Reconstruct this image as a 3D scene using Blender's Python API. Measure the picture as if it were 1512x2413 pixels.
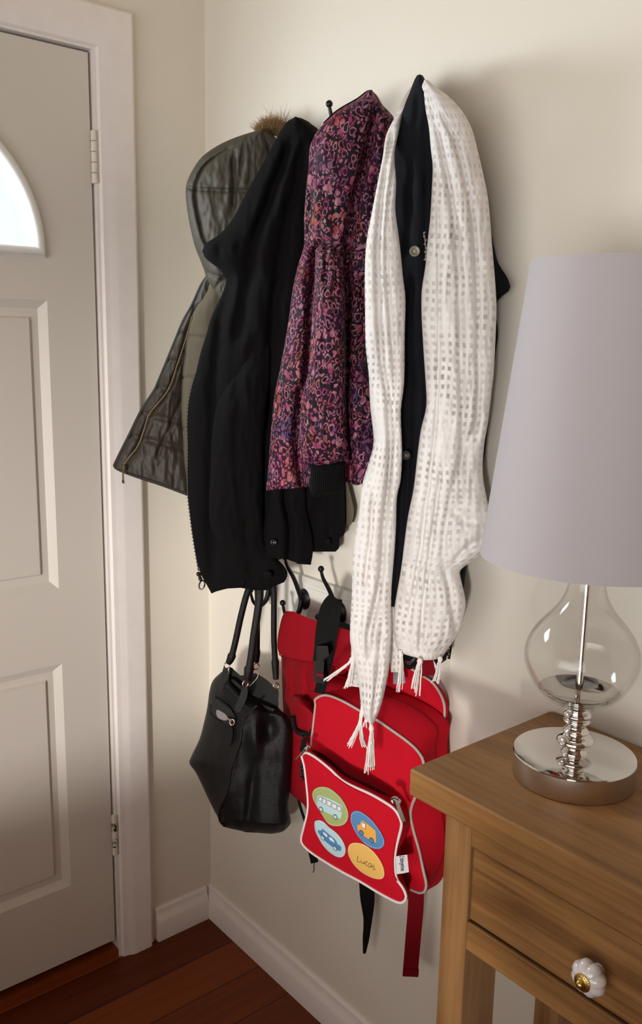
import bpy, bmesh, math, random
from math import pi, sin, cos, sqrt, exp
from mathutils import Vector, Matrix, noise
from mathutils.geometry import tessellate_polygon

random.seed(7)
SC = bpy.context.scene
COL = SC.collection
for o in list(bpy.data.objects):
    bpy.data.objects.remove(o)

# ------------------------------------------------------------------ camera
W, H = 1512.0, 2413.0
F = 2061.4567
CAM = Vector((1.75783677, -1.11140068, 1.475))
RX = Vector((0.63735681, 0.77037974, 0.01706901))
DN = Vector((0.15589297, -0.10721821, -0.9819377))
FW = Vector((-0.7546348, 0.62850562, -0.18843304))
cam = bpy.data.cameras.new('camera')
cam.sensor_fit = 'VERTICAL'
cam.sensor_height = 36.0
cam.lens = F / H * 36.0
cam.clip_start = 0.05
camo = bpy.data.objects.new('camera', cam)
COL.objects.link(camo)
M3 = Matrix((RX, -DN, -FW)).transposed()
camo.matrix_world = Matrix.Translation(CAM) @ M3.to_4x4()
SC.camera = camo

# ------------------------------------------------------------------ view, world, lights
SC.view_settings.view_transform = 'Standard'
SC.view_settings.look = 'None'
SC.view_settings.gamma = 1.0
SC.view_settings.use_curve_mapping = False
SC.view_settings.exposure = 0.0
SC.cycles.use_denoising = True
SC.cycles.max_bounces = 10
SC.cycles.diffuse_bounces = 5
SC.cycles.transparent_max_bounces = 24
SC.cycles.sample_clamp_indirect = 6.0

world = bpy.data.worlds.new('daylight')
SC.world = world
world.use_nodes = True
wn = world.node_tree.nodes
wn['Background'].inputs[0].default_value = (0.95, 0.98, 1.0, 1)
wn['Background'].inputs[1].default_value = 1.1


def area(name, loc, aim, sx, sy, power, color, spread=180):
    l = bpy.data.lights.new(name, 'AREA')
    l.shape = 'RECTANGLE'
    l.size, l.size_y = sx, sy
    l.energy = power
    l.color = color
    l.spread = math.radians(spread)
    o = bpy.data.objects.new(name, l)
    COL.objects.link(o)
    o.location = loc
    d = Vector(aim) - Vector(loc)
    o.rotation_euler = d.to_track_quat('-Z', 'Y').to_euler()
    return o


# daylight of the room's big window, in the wall behind the photographer
area('window_daylight', (1.85, -2.66, 1.35), (1.0, 0, 2.2), 2.4, 1.5, 17.0, (0.98, 0.975, 0.96), 92)
# the glazed fan in the front door also lets daylight in
area('fanlight_daylight', (-0.05, -0.68, 1.78), (1.0, -0.5, 1.55), 0.45, 0.2, 8.0, (0.9, 0.97, 1.0))
# low level sunlight through the big window, cut off below by its sill
sl = bpy.data.lights.new('low_sun', 'SUN')
sl.energy = 1.95
sl.angle = math.radians(4.5)
sl.color = (1.0, 0.955, 0.90)
so = bpy.data.objects.new('low_sun', sl)
COL.objects.link(so)
so.rotation_euler = Vector((-0.60, 0.80, 0.0)).to_track_quat('-Z', 'Y').to_euler()
so.location = (2, -4, 1)

# ------------------------------------------------------------------ helpers: pixels to places
WALL = ((0.0, 0.0), 0.0)


def R(x, y, plane=WALL, d=0.0, gap=None):
    """the place where the sight line of photo point (x, y) meets a vertical plane, d metres in front of it"""
    (ax, ay), th = plane
    n = Vector((sin(th), -cos(th), 0))
    r = RX * ((x - W / 2) / F) + DN * ((y - H / 2) / F) + FW
    t = (n.dot(Vector((ax, ay, 0))) + d - n.dot(CAM)) / n.dot(r)
    p = CAM + r * t
    if gap is not None and p.y > -gap:
        p = CAM + r * ((-gap - CAM.y) / r.y)
    return p


def interp(poly, v, k=0):
    """piecewise linear x at y=v of a list of (x, y) (k=0: keyed on the second, k=1: keyed on the first)"""
    a, b = (1, 0) if k == 0 else (0, 1)
    if v <= poly[0][a]:
        return poly[0][b]
    for p, q in zip(poly, poly[1:]):
        if v <= q[a]:
            f = (v - p[a]) / max(1e-6, q[a] - p[a])
            return p[b] + (q[b] - p[b]) * f
    return poly[-1][b]


def smooth(pts, n=4, closed=False):
    """Catmull-Rom through points (any dimension)"""
    pts = [tuple(p) for p in pts]
    m = len(pts)
    out = []
    rng = m if closed else m - 1
    for i in range(rng):
        if closed:
            p0, p1, p2, p3 = pts[(i - 1) % m], pts[i], pts[(i + 1) % m], pts[(i + 2) % m]
        else:
            p0, p1, p2, p3 = pts[max(i - 1, 0)], pts[i], pts[i + 1], pts[min(i + 2, m - 1)]
        for k in range(n):
            t = k / n
            out.append(tuple(0.5 * (2 * b + (c - a) * t + (2 * a - 5 * b + 4 * c - d) * t * t + (3 * b - a - 3 * c + d) * t ** 3)
                             for a, b, c, d in zip(p0, p1, p2, p3)))
    if not closed:
        out.append(pts[-1])
    return out


def resample(loop, n, closed=True):
    pts = [Vector(p) for p in loop]
    if closed:
        pts = pts + [pts[0]]
    L = [0]
    for a, b in zip(pts, pts[1:]):
        L.append(L[-1] + (b - a).length)
    out = []
    j = 0
    for i in range(n):
        v = L[-1] * i / (n if closed else n - 1)
        while j < len(L) - 2 and L[j + 1] < v:
            j += 1
        f = (v - L[j]) / max(1e-9, L[j + 1] - L[j])
        out.append(pts[j].lerp(pts[j + 1], min(1, f)))
    return out


# ------------------------------------------------------------------ helpers: meshes
class MB:
    def __init__(self):
        self.v, self.f, self.uv = [], [], None

    def add(self, verts, faces):
        b = len(self.v)
        self.v += [Vector(p) for p in verts]
        self.f += [tuple(b + i for i in f) for f in faces]
        return self

    def box(self, x0, x1, y0, y1, z0, z1):
        return self.add([(x0, y0, z0), (x1, y0, z0), (x1, y1, z0), (x0, y1, z0), (x0, y0, z1), (x1, y0, z1), (x1, y1, z1), (x0, y1, z1)],
                        [(0, 3, 2, 1), (4, 5, 6, 7), (0, 1, 5, 4), (1, 2, 6, 5), (2, 3, 7, 6), (3, 0, 4, 7)])

    def tube(self, path, r, seg=8, closed=False, flat=None):
        """round tube along a path; r a number or a list; flat=(vector, factor) squashes along a direction"""
        P = [Vector(p) for p in path]
        n = len(P)
        rr = r if isinstance(r, (list, tuple)) else [r] * n
        rows = []
        up = Vector((0.13, 0.27, 0.95))
        for i in range(n):
            if closed:
                t = P[(i + 1) % n] - P[i - 1]
            else:
                t = P[min(i + 1, n - 1)] - P[max(i - 1, 0)]
            if t.length < 1e-9:
                t = Vector((0, 0, 1))
            t.normalize()
            a = up - t * up.dot(t)
            if a.length < 1e-3:
                a = Vector((1, 0, 0)) - t * t.x
            a.normalize()
            b = t.cross(a)
            up = a
            ring = []
            for k in range(seg):
                q = a * (cos(2 * pi * k / seg) * rr[i]) + b * (sin(2 * pi * k / seg) * rr[i])
                if flat:
                    q = q - flat[0] * (q.dot(flat[0]) * (1 - flat[1]))
                ring.append(P[i] + q)
            rows.append(ring)
        vs = [p for ring in rows for p in ring]
        fs = []
        for i in range(n if closed else n - 1):
            j = (i + 1) % n
            for k in range(seg):
                l = (k + 1) % seg
                fs.append((i * seg + k, i * seg + l, j * seg + l, j * seg + k))
        if not closed:
            fs.append(tuple(range(seg - 1, -1, -1)))
            fs.append(tuple((n - 1) * seg + k for k in range(seg)))
        return self.add(vs, fs)

    def ball(self, c, r, seg=14, rings=8, sq=(1, 1, 1)):
        c = Vector(c)
        vs = [c + Vector((0, 0, r * sq[2]))]
        for i in range(1, rings):
            a = pi * i / rings
            for k in range(seg):
                b = 2 * pi * k / seg
                vs.append(c + Vector((r * sq[0] * sin(a) * cos(b), r * sq[1] * sin(a) * sin(b), r * sq[2] * cos(a))))
        vs.append(c - Vector((0, 0, r * sq[2])))
        fs = [(0, 1 + k, 1 + (k + 1) % seg) for k in range(seg)]
        for i in range(rings - 2):
            for k in range(seg):
                l = (k + 1) % seg
                fs.append((1 + i * seg + k, 1 + (i + 1) * seg + k, 1 + (i + 1) * seg + l, 1 + i * seg + l))
        e = len(vs) - 1
        b0 = 1 + (rings - 2) * seg
        fs += [(e, b0 + (k + 1) % seg, b0 + k) for k in range(seg)]
        return self.add(vs, fs)

    def lathe(self, prof, c=(0, 0, 0), seg=64, axis='Z', close=False):
        """prof: list of (radius, height)"""
        c = Vector(c)
        vs = []
        for r, h in prof:
            for k in range(seg):
                a = 2 * pi * k / seg
                p = Vector((r * cos(a), r * sin(a), h))
                if axis == 'Y':
                    p = Vector((p.x, -p.z, p.y))
                elif axis == 'X':
                    p = Vector((p.z, p.x, p.y))
                vs.append(c + p)
        fs = []
        m = len(prof)
        for i in range(m if close else m - 1):
            j = (i + 1) % m
            for k in range(seg):
                l = (k + 1) % seg
                fs.append((i * seg + k, i * seg + l, j * seg + l, j * seg + k))
        return self.add(vs, fs)

    def loft(self, loops, cap0=True, cap1=True):
        n = len(loops[0])
        vs = [p for L in loops for p in L]
        fs = []
        for i in range(len(loops) - 1):
            for k in range(n):
                l = (k + 1) % n
                fs.append((i * n + k, i * n + l, (i + 1) * n + l, (i + 1) * n + k))
        if cap0:
            fs.append(tuple(range(n)))
        if cap1:
            fs.append(tuple((len(loops) - 1) * n + k for k in range(n - 1, -1, -1)))
        return self.add(vs, fs)

    def ribbon(self, path, side, width, thick, nrm=None):
        """flat strap along a path; side: vector or list of vectors across it"""
        P = [Vector(p) for p in path]
        rows = []
        n = len(P)
        for i in range(n):
            t = (P[min(i + 1, n - 1)] - P[max(i - 1, 0)]).normalized()
            s = Vector(side[i] if isinstance(side, list) else side)
            s = (s - t * s.dot(t)).normalized()
            w = width[i] if isinstance(width, list) else width
            k = t.cross(s).normalized() * (thick / 2)
            s = s * (w / 2)
            rows.append([P[i] - s - k, P[i] + s - k, P[i] + s + k, P[i] - s + k])
        return self.loft(rows)

    def build(self, name, mat, parent=None, smooth_=True, angle=40, bevel=0, subsurf=0, solid=0):
        me = bpy.data.meshes.new(name)
        me.from_pydata([tuple(p) for p in self.v], [], self.f)
        me.update()
        bm = bmesh.new()
        bm.from_mesh(me)
        bmesh.ops.recalc_face_normals(bm, faces=bm.faces)
        bm.to_mesh(me)
        bm.free()
        if self.uv:
            ul = me.uv_layers.new(name='UVMap')
            for lp in me.loops:
                ul.data[lp.index].uv = self.uv[lp.vertex_index]
        me.materials.append(mat)
        o = bpy.data.objects.new(name, me)
        COL.objects.link(o)
        if smooth_:
            me.polygons.foreach_set('use_smooth', [True] * len(me.polygons))
            if angle < 180:
                try:
                    me.set_sharp_from_angle(angle=math.radians(angle))
                except Exception:
                    pass
        if bevel:
            b = o.modifiers.new('bevel', 'BEVEL')
            b.width = bevel
            b.segments = 3
            b.limit_method = 'ANGLE'
            b.angle_limit = math.radians(40)
        if solid:
            b = o.modifiers.new('solid', 'SOLIDIFY')
            b.thickness = solid
            b.offset = 0
        if subsurf:
            b = o.modifiers.new('sub', 'SUBSURF')
            b.levels = b.render_levels = subsurf
        if parent:
            o.parent = parent
            o.matrix_parent_inverse = parent.matrix_world.inverted()
        return o


def thing(name, label, cat, loc=(0, 0, 0), group=None):
    o = bpy.data.objects.new(name, None)
    o.empty_display_size = 0.05
    COL.objects.link(o)
    o.location = loc
    o['label'] = label
    o['category'] = cat
    if group:
        o['group'] = group
    bpy.context.view_layer.update()
    return o


def structure(o, label=None, cat=None):
    o['kind'] = 'structure'
    if label:
        o['label'] = label
    if cat:
        o['category'] = cat
    return o


# ------------------------------------------------------------------ helpers: materials
def mat(name, color, rough=0.6, metal=0.0, bump=None, vary=None, sheen=0.0, coat=0.0, spec=None):
    m = bpy.data.materials.new(name)
    m.use_nodes = True
    nt = m.node_tree
    b = nt.nodes['Principled BSDF']
    b.inputs['Base Color'].default_value = (*color, 1)
    b.inputs['Roughness'].default_value = rough
    b.inputs['Metallic'].default_value = metal
    if sheen:
        b.inputs['Sheen Weight'].default_value = sheen
        b.inputs['Sheen Roughness'].default_value = 0.5
    if coat:
        b.inputs['Coat Weight'].default_value = coat
        b.inputs['Coat Roughness'].default_value = 0.1
    if spec is not None:
        b.inputs['Specular IOR Level'].default_value = spec
    tc = nt.nodes.new('ShaderNodeTexCoord')
    if vary:
        sc, amt = vary
        nz = nt.nodes.new('ShaderNodeTexNoise')
        nz.inputs['Scale'].default_value = sc
        nz.inputs['Detail'].default_value = 5
        nt.links.new(tc.outputs['Object'], nz.inputs['Vector'])
        cr = nt.nodes.new('ShaderNodeValToRGB')
        cr.color_ramp.elements[0].position = 0.3
        cr.color_ramp.elements[1].position = 0.7
        cr.color_ramp.elements[0].color = (*[c * (1 - amt) for c in color], 1)
        cr.color_ramp.elements[1].color = (*[min(1, c * (1 + amt)) for c in color], 1)
        nt.links.new(nz.outputs['Fac'], cr.inputs['Fac'])
        nt.links.new(cr.outputs['Color'], b.inputs['Base Color'])
    if bump:
        kind, sc, st, dist = bump
        if kind == 'voronoi':
            tx = nt.nodes.new('ShaderNodeTexVoronoi')
            out = 'Distance'
        else:
            tx = nt.nodes.new('ShaderNodeTexNoise')
            tx.inputs['Detail'].default_value = 4
            out = 'Fac'
        tx.inputs['Scale'].default_value = sc
        nt.links.new(tc.outputs['Object'], tx.inputs['Vector'])
        bp = nt.nodes.new('ShaderNodeBump')
        bp.inputs['Strength'].default_value = st
        bp.inputs['Distance'].default_value = dist
        nt.links.new(tx.outputs[out], bp.inputs['Height'])
        nt.links.new(bp.outputs['Normal'], b.inputs['Normal'])
    return m


def node(nt, typ, **kw):
    n = nt.nodes.new(typ)
    for k, v in kw.items():
        if k.startswith('i_'):
            n.inputs[k[2:]].default_value = v
        elif k.startswith('n_'):
            n.inputs[int(k[2:])].default_value = v
        else:
            setattr(n, k, v)
    return n


def math_(nt, op, a, b=None, c=None):
    n = nt.nodes.new('ShaderNodeMath')
    n.operation = op
    for i, v in enumerate((a, b, c)):
        if v is None:
            continue
        if isinstance(v, (int, float)):
            n.inputs[i].default_value = v
        else:
            nt.links.new(v, n.inputs[i])
    return n.outputs[0]


def wood(name, axis, dark, light, rough=0.45):
    """boards whose grain runs along one axis"""
    m = bpy.data.materials.new(name)
    m.use_nodes = True
    nt = m.node_tree
    b = nt.nodes['Principled BSDF']
    b.inputs['Roughness'].default_value = rough
    b.inputs['Specular IOR Level'].default_value = 0.3
    tc = node(nt, 'ShaderNodeTexCoord')
    mp = node(nt, 'ShaderNodeMapping')
    sc = [14.0, 14.0, 14.0]
    sc['xyz'.index(axis)] = 1.1
    mp.inputs['Scale'].default_value = sc
    nt.links.new(tc.outputs['Object'], mp.inputs['Vector'])
    n1 = node(nt, 'ShaderNodeTexNoise', i_Scale=1.6, i_Detail=6.0, i_Roughness=0.62, i_Distortion=0.7)
    nt.links.new(mp.outputs[0], n1.inputs['Vector'])
    mp2 = node(nt, 'ShaderNodeMapping')
    sc2 = [120.0, 120.0, 120.0]
    sc2['xyz'.index(axis)] = 3.0
    mp2.inputs['Scale'].default_value = sc2
    nt.links.new(tc.outputs['Object'], mp2.inputs['Vector'])
    n2 = node(nt, 'ShaderNodeTexNoise', i_Scale=1.0, i_Detail=3.0)
    nt.links.new(mp2.outputs[0], n2.inputs['Vector'])
    n3 = node(nt, 'ShaderNodeTexNoise', i_Scale=7.0, i_Detail=2.0)
    nt.links.new(tc.outputs['Object'], n3.inputs['Vector'])
    s = math_(nt, 'MULTIPLY_ADD', n2.outputs['Fac'], 0.35, math_(nt, 'MULTIPLY', n1.outputs['Fac'], 0.75))
    s = math_(nt, 'ADD', s, math_(nt, 'MULTIPLY', math_(nt, 'SUBTRACT', n3.outputs['Fac'], 0.5), 0.35))
    cr = node(nt, 'ShaderNodeValToRGB')
    cr.color_ramp.elements[0].position = 0.36
    cr.color_ramp.elements[1].position = 0.72
    cr.color_ramp.elements[0].color = (*dark, 1)
    cr.color_ramp.elements[1].color = (*light, 1)
    nt.links.new(s, cr.inputs['Fac'])
    nt.links.new(cr.outputs['Color'], b.inputs['Base Color'])
    bp = node(nt, 'ShaderNodeBump', i_Strength=0.12, i_Distance=0.002)
    nt.links.new(n2.outputs['Fac'], bp.inputs['Height'])
    nt.links.new(bp.outputs['Normal'], b.inputs['Normal'])
    return m


def floor_material():
    m = bpy.data.materials.new('stained_floorboards')
    m.use_nodes = True
    nt = m.node_tree
    b = nt.nodes['Principled BSDF']
    b.inputs['Roughness'].default_value = 0.38
    b.inputs['Specular IOR Level'].default_value = 0.22
    tc = node(nt, 'ShaderNodeTexCoord')
    sx = node(nt, 'ShaderNodeSeparateXYZ')
    nt.links.new(tc.outputs['Object'], sx.inputs[0])
    u = math_(nt, 'DIVIDE', math_(nt, 'SUBTRACT', sx.outputs['X'], 0.012), 0.115)
    idx = math_(nt, 'FLOOR', u)
    fr = math_(nt, 'FRACT', u)
    wn_ = node(nt, 'ShaderNodeTexWhiteNoise', noise_dimensions='1D')
    nt.links.new(math_(nt, 'ADD', idx, 3.37), wn_.inputs['W'])
    mp = node(nt, 'ShaderNodeMapping')
    mp.inputs['Scale'].default_value = (40, 2.2, 1)
    nt.links.new(tc.outputs['Object'], mp.inputs['Vector'])
    nz = node(nt, 'ShaderNodeTexNoise', i_Scale=1.5, i_Detail=5.0, i_Distortion=0.4)
    nt.links.new(mp.outputs[0], nz.inputs['Vector'])
    f = math_(nt, 'MULTIPLY_ADD', wn_.outputs['Value'], 0.62, math_(nt, 'MULTIPLY', nz.outputs['Fac'], 0.45))
    cr = node(nt, 'ShaderNodeValToRGB')
    cr.color_ramp.elements[0].position = 0.15
    cr.color_ramp.elements[1].position = 0.85
    cr.color_ramp.elements[0].color = (0.085, 0.015, 0.003, 1)
    cr.color_ramp.elements[1].color = (0.25, 0.056, 0.009, 1)
    nt.links.new(f, cr.inputs['Fac'])
    edge = math_(nt, 'LESS_THAN', math_(nt, 'ABSOLUTE', math_(nt, 'SUBTRACT', fr, 0.5)), 0.488)
    mx = node(nt, 'ShaderNodeMix', data_type='RGBA')
    nt.links.new(edge, mx.inputs['Factor'])
    mx.inputs['A'].default_value = (0.03, 0.012, 0.006, 1)
    nt.links.new(cr.outputs['Color'], mx.inputs['B'])
    nt.links.new(mx.outputs['Result'], b.inputs['Base Color'])
    return m


def leopard_material():
    m = bpy.data.materials.new('leopard_print_quilting')
    m.use_nodes = True
    nt = m.node_tree
    b = nt.nodes['Principled BSDF']
    b.inputs['Roughness'].default_value = 0.7
    b.inputs['Specular IOR Level'].default_value = 0.15
    uv = node(nt, 'ShaderNodeUVMap')
    wob = node(nt, 'ShaderNodeTexNoise', i_Scale=60.0, i_Detail=2.0)
    nt.links.new(uv.outputs[0], wob.inputs['Vector'])
    wsub = node(nt, 'ShaderNodeVectorMath', operation='SUBTRACT')
    nt.links.new(wob.outputs['Color'], wsub.inputs[0])
    wsub.inputs[1].default_value = (0.5, 0.5, 0.5)
    wsc = node(nt, 'ShaderNodeVectorMath', operation='SCALE')
    wsc.inputs['Scale'].default_value = 0.012
    nt.links.new(wsub.outputs[0], wsc.inputs[0])
    vec = node(nt, 'ShaderNodeVectorMath', operation='ADD')
    nt.links.new(uv.outputs[0], vec.inputs[0])
    nt.links.new(wsc.outputs[0], vec.inputs[1])
    mp = node(nt, 'ShaderNodeMapping')
    mp.inputs['Scale'].default_value = (1.15, 0.86, 1)
    nt.links.new(vec.outputs[0], mp.inputs['Vector'])
    vo = node(nt, 'ShaderNodeTexVoronoi', i_Scale=64.0, voronoi_dimensions='2D')
    vo.inputs['Randomness'].default_value = 0.85
    nt.links.new(mp.outputs[0], vo.inputs['Vector'])
    sep = node(nt, 'ShaderNodeSeparateColor')
    nt.links.new(vo.outputs['Color'], sep.inputs[0])
    # big rosettes of varied size, most with a hollow middle
    wv = node(nt, 'ShaderNodeTexNoise', i_Scale=120.0, i_Detail=1.0)
    nt.links.new(uv.outputs[0], wv.inputs['Vector'])
    dist = math_(nt, 'ADD', vo.outputs['Distance'], math_(nt, 'MULTIPLY', math_(nt, 'SUBTRACT', wv.outputs['Fac'], 0.5), 0.30))
    rad = math_(nt, 'MULTIPLY_ADD', sep.outputs[2], 0.16, 0.30)
    spot = math_(nt, 'LESS_THAN', dist, rad)
    hr = math_(nt, 'SUBTRACT', math_(nt, 'MULTIPLY', rad, 0.78), math_(nt, 'MULTIPLY', math_(nt, 'GREATER_THAN', sep.outputs[0], 0.62), 0.5))
    hollow = math_(nt, 'LESS_THAN', math_(nt, 'ADD', dist, 0.06), hr)
    ring = math_(nt, 'MULTIPLY', spot, math_(nt, 'SUBTRACT', 1.0, hollow))
    nb = node(nt, 'ShaderNodeTexNoise', i_Scale=80.0, i_Detail=1.0)
    nt.links.new(uv.outputs[0], nb.inputs['Vector'])
    ring = math_(nt, 'MULTIPLY', ring, math_(nt, 'GREATER_THAN', nb.outputs['Fac'], 0.36))
    # small flecks in the gaps
    v2 = node(nt, 'ShaderNodeTexVoronoi', i_Scale=125.0, voronoi_dimensions='2D')
    nt.links.new(mp.outputs[0], v2.inputs['Vector'])
    fleck = math_(nt, 'MULTIPLY', math_(nt, 'LESS_THAN', v2.outputs['Distance'], 0.30), math_(nt, 'GREATER_THAN', dist, math_(nt, 'ADD', rad, 0.10)))
    ring = math_(nt, 'MAXIMUM', ring, fleck)
    # colours drift over the cloth
    nc = node(nt, 'ShaderNodeTexNoise', i_Scale=13.0, i_Detail=3.0, i_Roughness=0.6)
    nt.links.new(uv.outputs[0], nc.inputs['Vector'])
    fac = math_(nt, 'ADD', nc.outputs['Fac'], math_(nt, 'MULTIPLY', math_(nt, 'SUBTRACT', sep.outputs[1], 0.5), 0.16))
    cr = node(nt, 'ShaderNodeValToRGB')
    els = cr.color_ramp.elements
    els[0].position = 0.26
    els[0].color = (0.09, 0.06, 0.15, 1)
    els[1].position = 0.74
    els[1].color = (0.27, 0.10, 0.035, 1)
    for p, c in ((0.36, (0.17, 0.055, 0.125)), (0.43, (0.37, 0.155, 0.19)), (0.50, (0.22, 0.02, 0.09)), (0.56, (0.37, 0.145, 0.16)), (0.63, (0.30, 0.035, 0.05))):
        e = els.new(p)
        e.color = (*c, 1)
    nt.links.new(fac, cr.inputs['Fac'])
    nd = node(nt, 'ShaderNodeTexNoise', i_Scale=9.0, i_Detail=1.0)
    nt.links.new(uv.outputs[0], nd.inputs['Vector'])
    base = node(nt, 'ShaderNodeValToRGB')
    base.color_ramp.elements[0].position = 0.4
    base.color_ramp.elements[0].color = (0.012, 0.008, 0.012, 1)
    base.color_ramp.elements[1].position = 0.7
    base.color_ramp.elements[1].color = (0.035, 0.007, 0.028, 1)
    nt.links.new(nd.outputs['Fac'], base.inputs['Fac'])
    mx = node(nt, 'ShaderNodeMix', data_type='RGBA')
    nt.links.new(ring, mx.inputs['Factor'])
    nt.links.new(base.outputs['Color'], mx.inputs['A'])
    nt.links.new(cr.outputs['Color'], mx.inputs['B'])
    nt.links.new(mx.outputs['Result'], b.inputs['Base Color'])
    return m


def scarf_material(name, holes=0.62, pu=0.0125, pv=0.0128):
    """open windowpane weave: square see-through gaps between solid bands"""
    m = bpy.data.materials.new(name)
    m.use_nodes = True
    nt = m.node_tree
    for n in list(nt.nodes):
        if n.type == 'BSDF_PRINCIPLED':
            nt.nodes.remove(n)
    out = [n for n in nt.nodes if n.type == 'OUTPUT_MATERIAL'][0]
    uv = node(nt, 'ShaderNodeUVMap')
    wob = node(nt, 'ShaderNodeTexNoise', i_Scale=14.0, i_Detail=2.0)
    nt.links.new(uv.outputs[0], wob.inputs['Vector'])
    wsub = node(nt, 'ShaderNodeVectorMath', operation='SUBTRACT')
    nt.links.new(wob.outputs['Color'], wsub.inputs[0])
    wsub.inputs[1].default_value = (0.5, 0.5, 0.5)
    wsc = node(nt, 'ShaderNodeVectorMath', operation='SCALE')
    wsc.inputs['Scale'].default_value = 0.022
    nt.links.new(wsub.outputs[0], wsc.inputs[0])
    vec = node(nt, 'ShaderNodeVectorMath', operation='ADD')
    nt.links.new(uv.outputs[0], vec.inputs[0])
    nt.links.new(wsc.outputs[0], vec.inputs[1])
    sx = node(nt, 'ShaderNodeSeparateXYZ')
    nt.links.new(vec.outputs[0], sx.inputs[0])
    fu = math_(nt, 'FRACT', math_(nt, 'DIVIDE', sx.outputs['X'], pu))
    fv = math_(nt, 'FRACT', math_(nt, 'DIVIDE', sx.outputs['Y'], pv))

    def gate(f, w):
        d = math_(nt, 'ABSOLUTE', math_(nt, 'SUBTRACT', f, 0.5))
        mr = node(nt, 'ShaderNodeMapRange', interpolation_type='SMOOTHSTEP')
        mr.inputs['From Min'].default_value = w - 0.09
        mr.inputs['From Max'].default_value = w + 0.09
        mr.inputs['To Min'].default_value = 1.0
        mr.inputs['To Max'].default_value = 0.0
        nt.links.new(d, mr.inputs['Value'])
        return mr.outputs[0]
    hole = math_(nt, 'MULTIPLY', gate(fu, 0.24), gate(fv, 0.25))
    nv = node(nt, 'ShaderNodeTexNoise', i_Scale=16.0, i_Detail=2.0)
    nt.links.new(uv.outputs[0], nv.inputs['Vector'])
    mr2 = node(nt, 'ShaderNodeMapRange')
    mr2.inputs['From Min'].default_value = 0.36
    mr2.inputs['From Max'].default_value = 0.66
    mr2.inputs['To Min'].default_value = 0.06
    mr2.inputs['To Max'].default_value = holes
    nt.links.new(nv.outputs['Fac'], mr2.inputs['Value'])
    dens = math_(nt, 'MULTIPLY', hole, mr2.outputs[0])
    fine = node(nt, 'ShaderNodeTexNoise', i_Scale=900.0)
    nt.links.new(uv.outputs[0], fine.inputs['Vector'])
    thr = node(nt, 'ShaderNodeTexNoise', i_Scale=1.0, i_Detail=2.0)
    mpt = node(nt, 'ShaderNodeMapping')
    mpt.inputs['Scale'].default_value = (420.0, 22.0, 1.0)
    nt.links.new(uv.outputs[0], mpt.inputs['Vector'])
    nt.links.new(mpt.outputs[0], thr.inputs['Vector'])
    loose = math_(nt, 'MULTIPLY', math_(nt, 'MAXIMUM', math_(nt, 'SUBTRACT', thr.outputs['Fac'], 0.5), 0.0), 0.55)
    alpha = math_(nt, 'ADD', dens, math_(nt, 'ADD', loose, math_(nt, 'MULTIPLY', fine.outputs['Fac'], 0.04)))
    df = node(nt, 'ShaderNodeBsdfDiffuse', i_Color=(0.88, 0.85, 0.83, 1))
    tr = node(nt, 'ShaderNodeBsdfTranslucent', i_Color=(0.86, 0.83, 0.80, 1))
    m1 = node(nt, 'ShaderNodeMixShader', n_0=0.14)
    nt.links.new(df.outputs[0], m1.inputs[1])
    nt.links.new(tr.outputs[0], m1.inputs[2])
    tp = node(nt, 'ShaderNodeBsdfTransparent')
    m2 = node(nt, 'ShaderNodeMixShader')
    nt.links.new(alpha, m2.inputs[0])
    nt.links.new(m1.outputs[0], m2.inputs[1])
    nt.links.new(tp.outputs[0], m2.inputs[2])
    nt.links.new(m2.outputs[0], out.inputs[0])
    bp = node(nt, 'ShaderNodeBump', i_Strength=0.3, i_Distance=0.002)
    nt.links.new(fine.outputs['Fac'], bp.inputs['Height'])
    nt.links.new(bp.outputs['Normal'], df.inputs['Normal'])
    return m


def glass_material(name, tint=(1, 1, 1), trans=0.9, ripple=0.0):
    m = bpy.data.materials.new(name)
    m.use_nodes = True
    nt = m.node_tree
    for n in list(nt.nodes):
        if n.type == 'BSDF_PRINCIPLED':
            nt.nodes.remove(n)
    out = [n for n in nt.nodes if n.type == 'OUTPUT_MATERIAL'][0]
    tp = node(nt, 'ShaderNodeBsdfTransparent', i_Color=(*tint, 1))
    gl = node(nt, 'ShaderNodeBsdfGlossy', i_Roughness=0.03)
    lw = node(nt, 'ShaderNodeLayerWeight', i_Blend=0.08)
    f = math_(nt, 'MINIMUM', math_(nt, 'MULTIPLY_ADD', lw.outputs['Fresnel'], 0.55, 0.025), 0.35)
    mx = node(nt, 'ShaderNodeMixShader')
    nt.links.new(f, mx.inputs[0])
    nt.links.new(tp.outputs[0], mx.inputs[1])
    nt.links.new(gl.outputs[0], mx.inputs[2])
    nt.links.new(mx.outputs[0], out.inputs[0])
    return m


M = {}
M['wall'] = mat('cream_wall_paint', (0.79, 0.742, 0.65), 0.62, bump=('noise', 420.0, 0.05, 0.002))
M['ceiling'] = mat('ceiling_paint', (0.62, 0.49, 0.35), 0.8)  # unseen ceiling, tinted warm to colour the bounced light
M['far_wall'] = mat('bounce_tint_wall_paint', (0.36, 0.19, 0.10), 0.7)  # unseen walls, tan tint added to warm the light they bounce
M['trim'] = mat('gloss_trim_paint', (0.89, 0.835, 0.805), 0.32, vary=(30, 0.02))
M['door'] = mat('door_paint', (0.71, 0.67, 0.605), 0.42, bump=('noise', 160.0, 0.03, 0.002))
M['hinge'] = mat('painted_hinge', (0.80, 0.76, 0.66), 0.35)
M['hinge_worn'] = mat('worn_hinge', (0.80, 0.76, 0.66), 0.35)
M['fan_frame'] = mat('fanlight_frame_plastic', (0.86, 0.86, 0.83), 0.3)
M['glass'] = glass_material('window_glass', (0.97, 0.99, 1.0))
M['lamp_glass'] = glass_material('lamp_glass', (0.985, 0.985, 0.98))
M['floor'] = floor_material()
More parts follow.
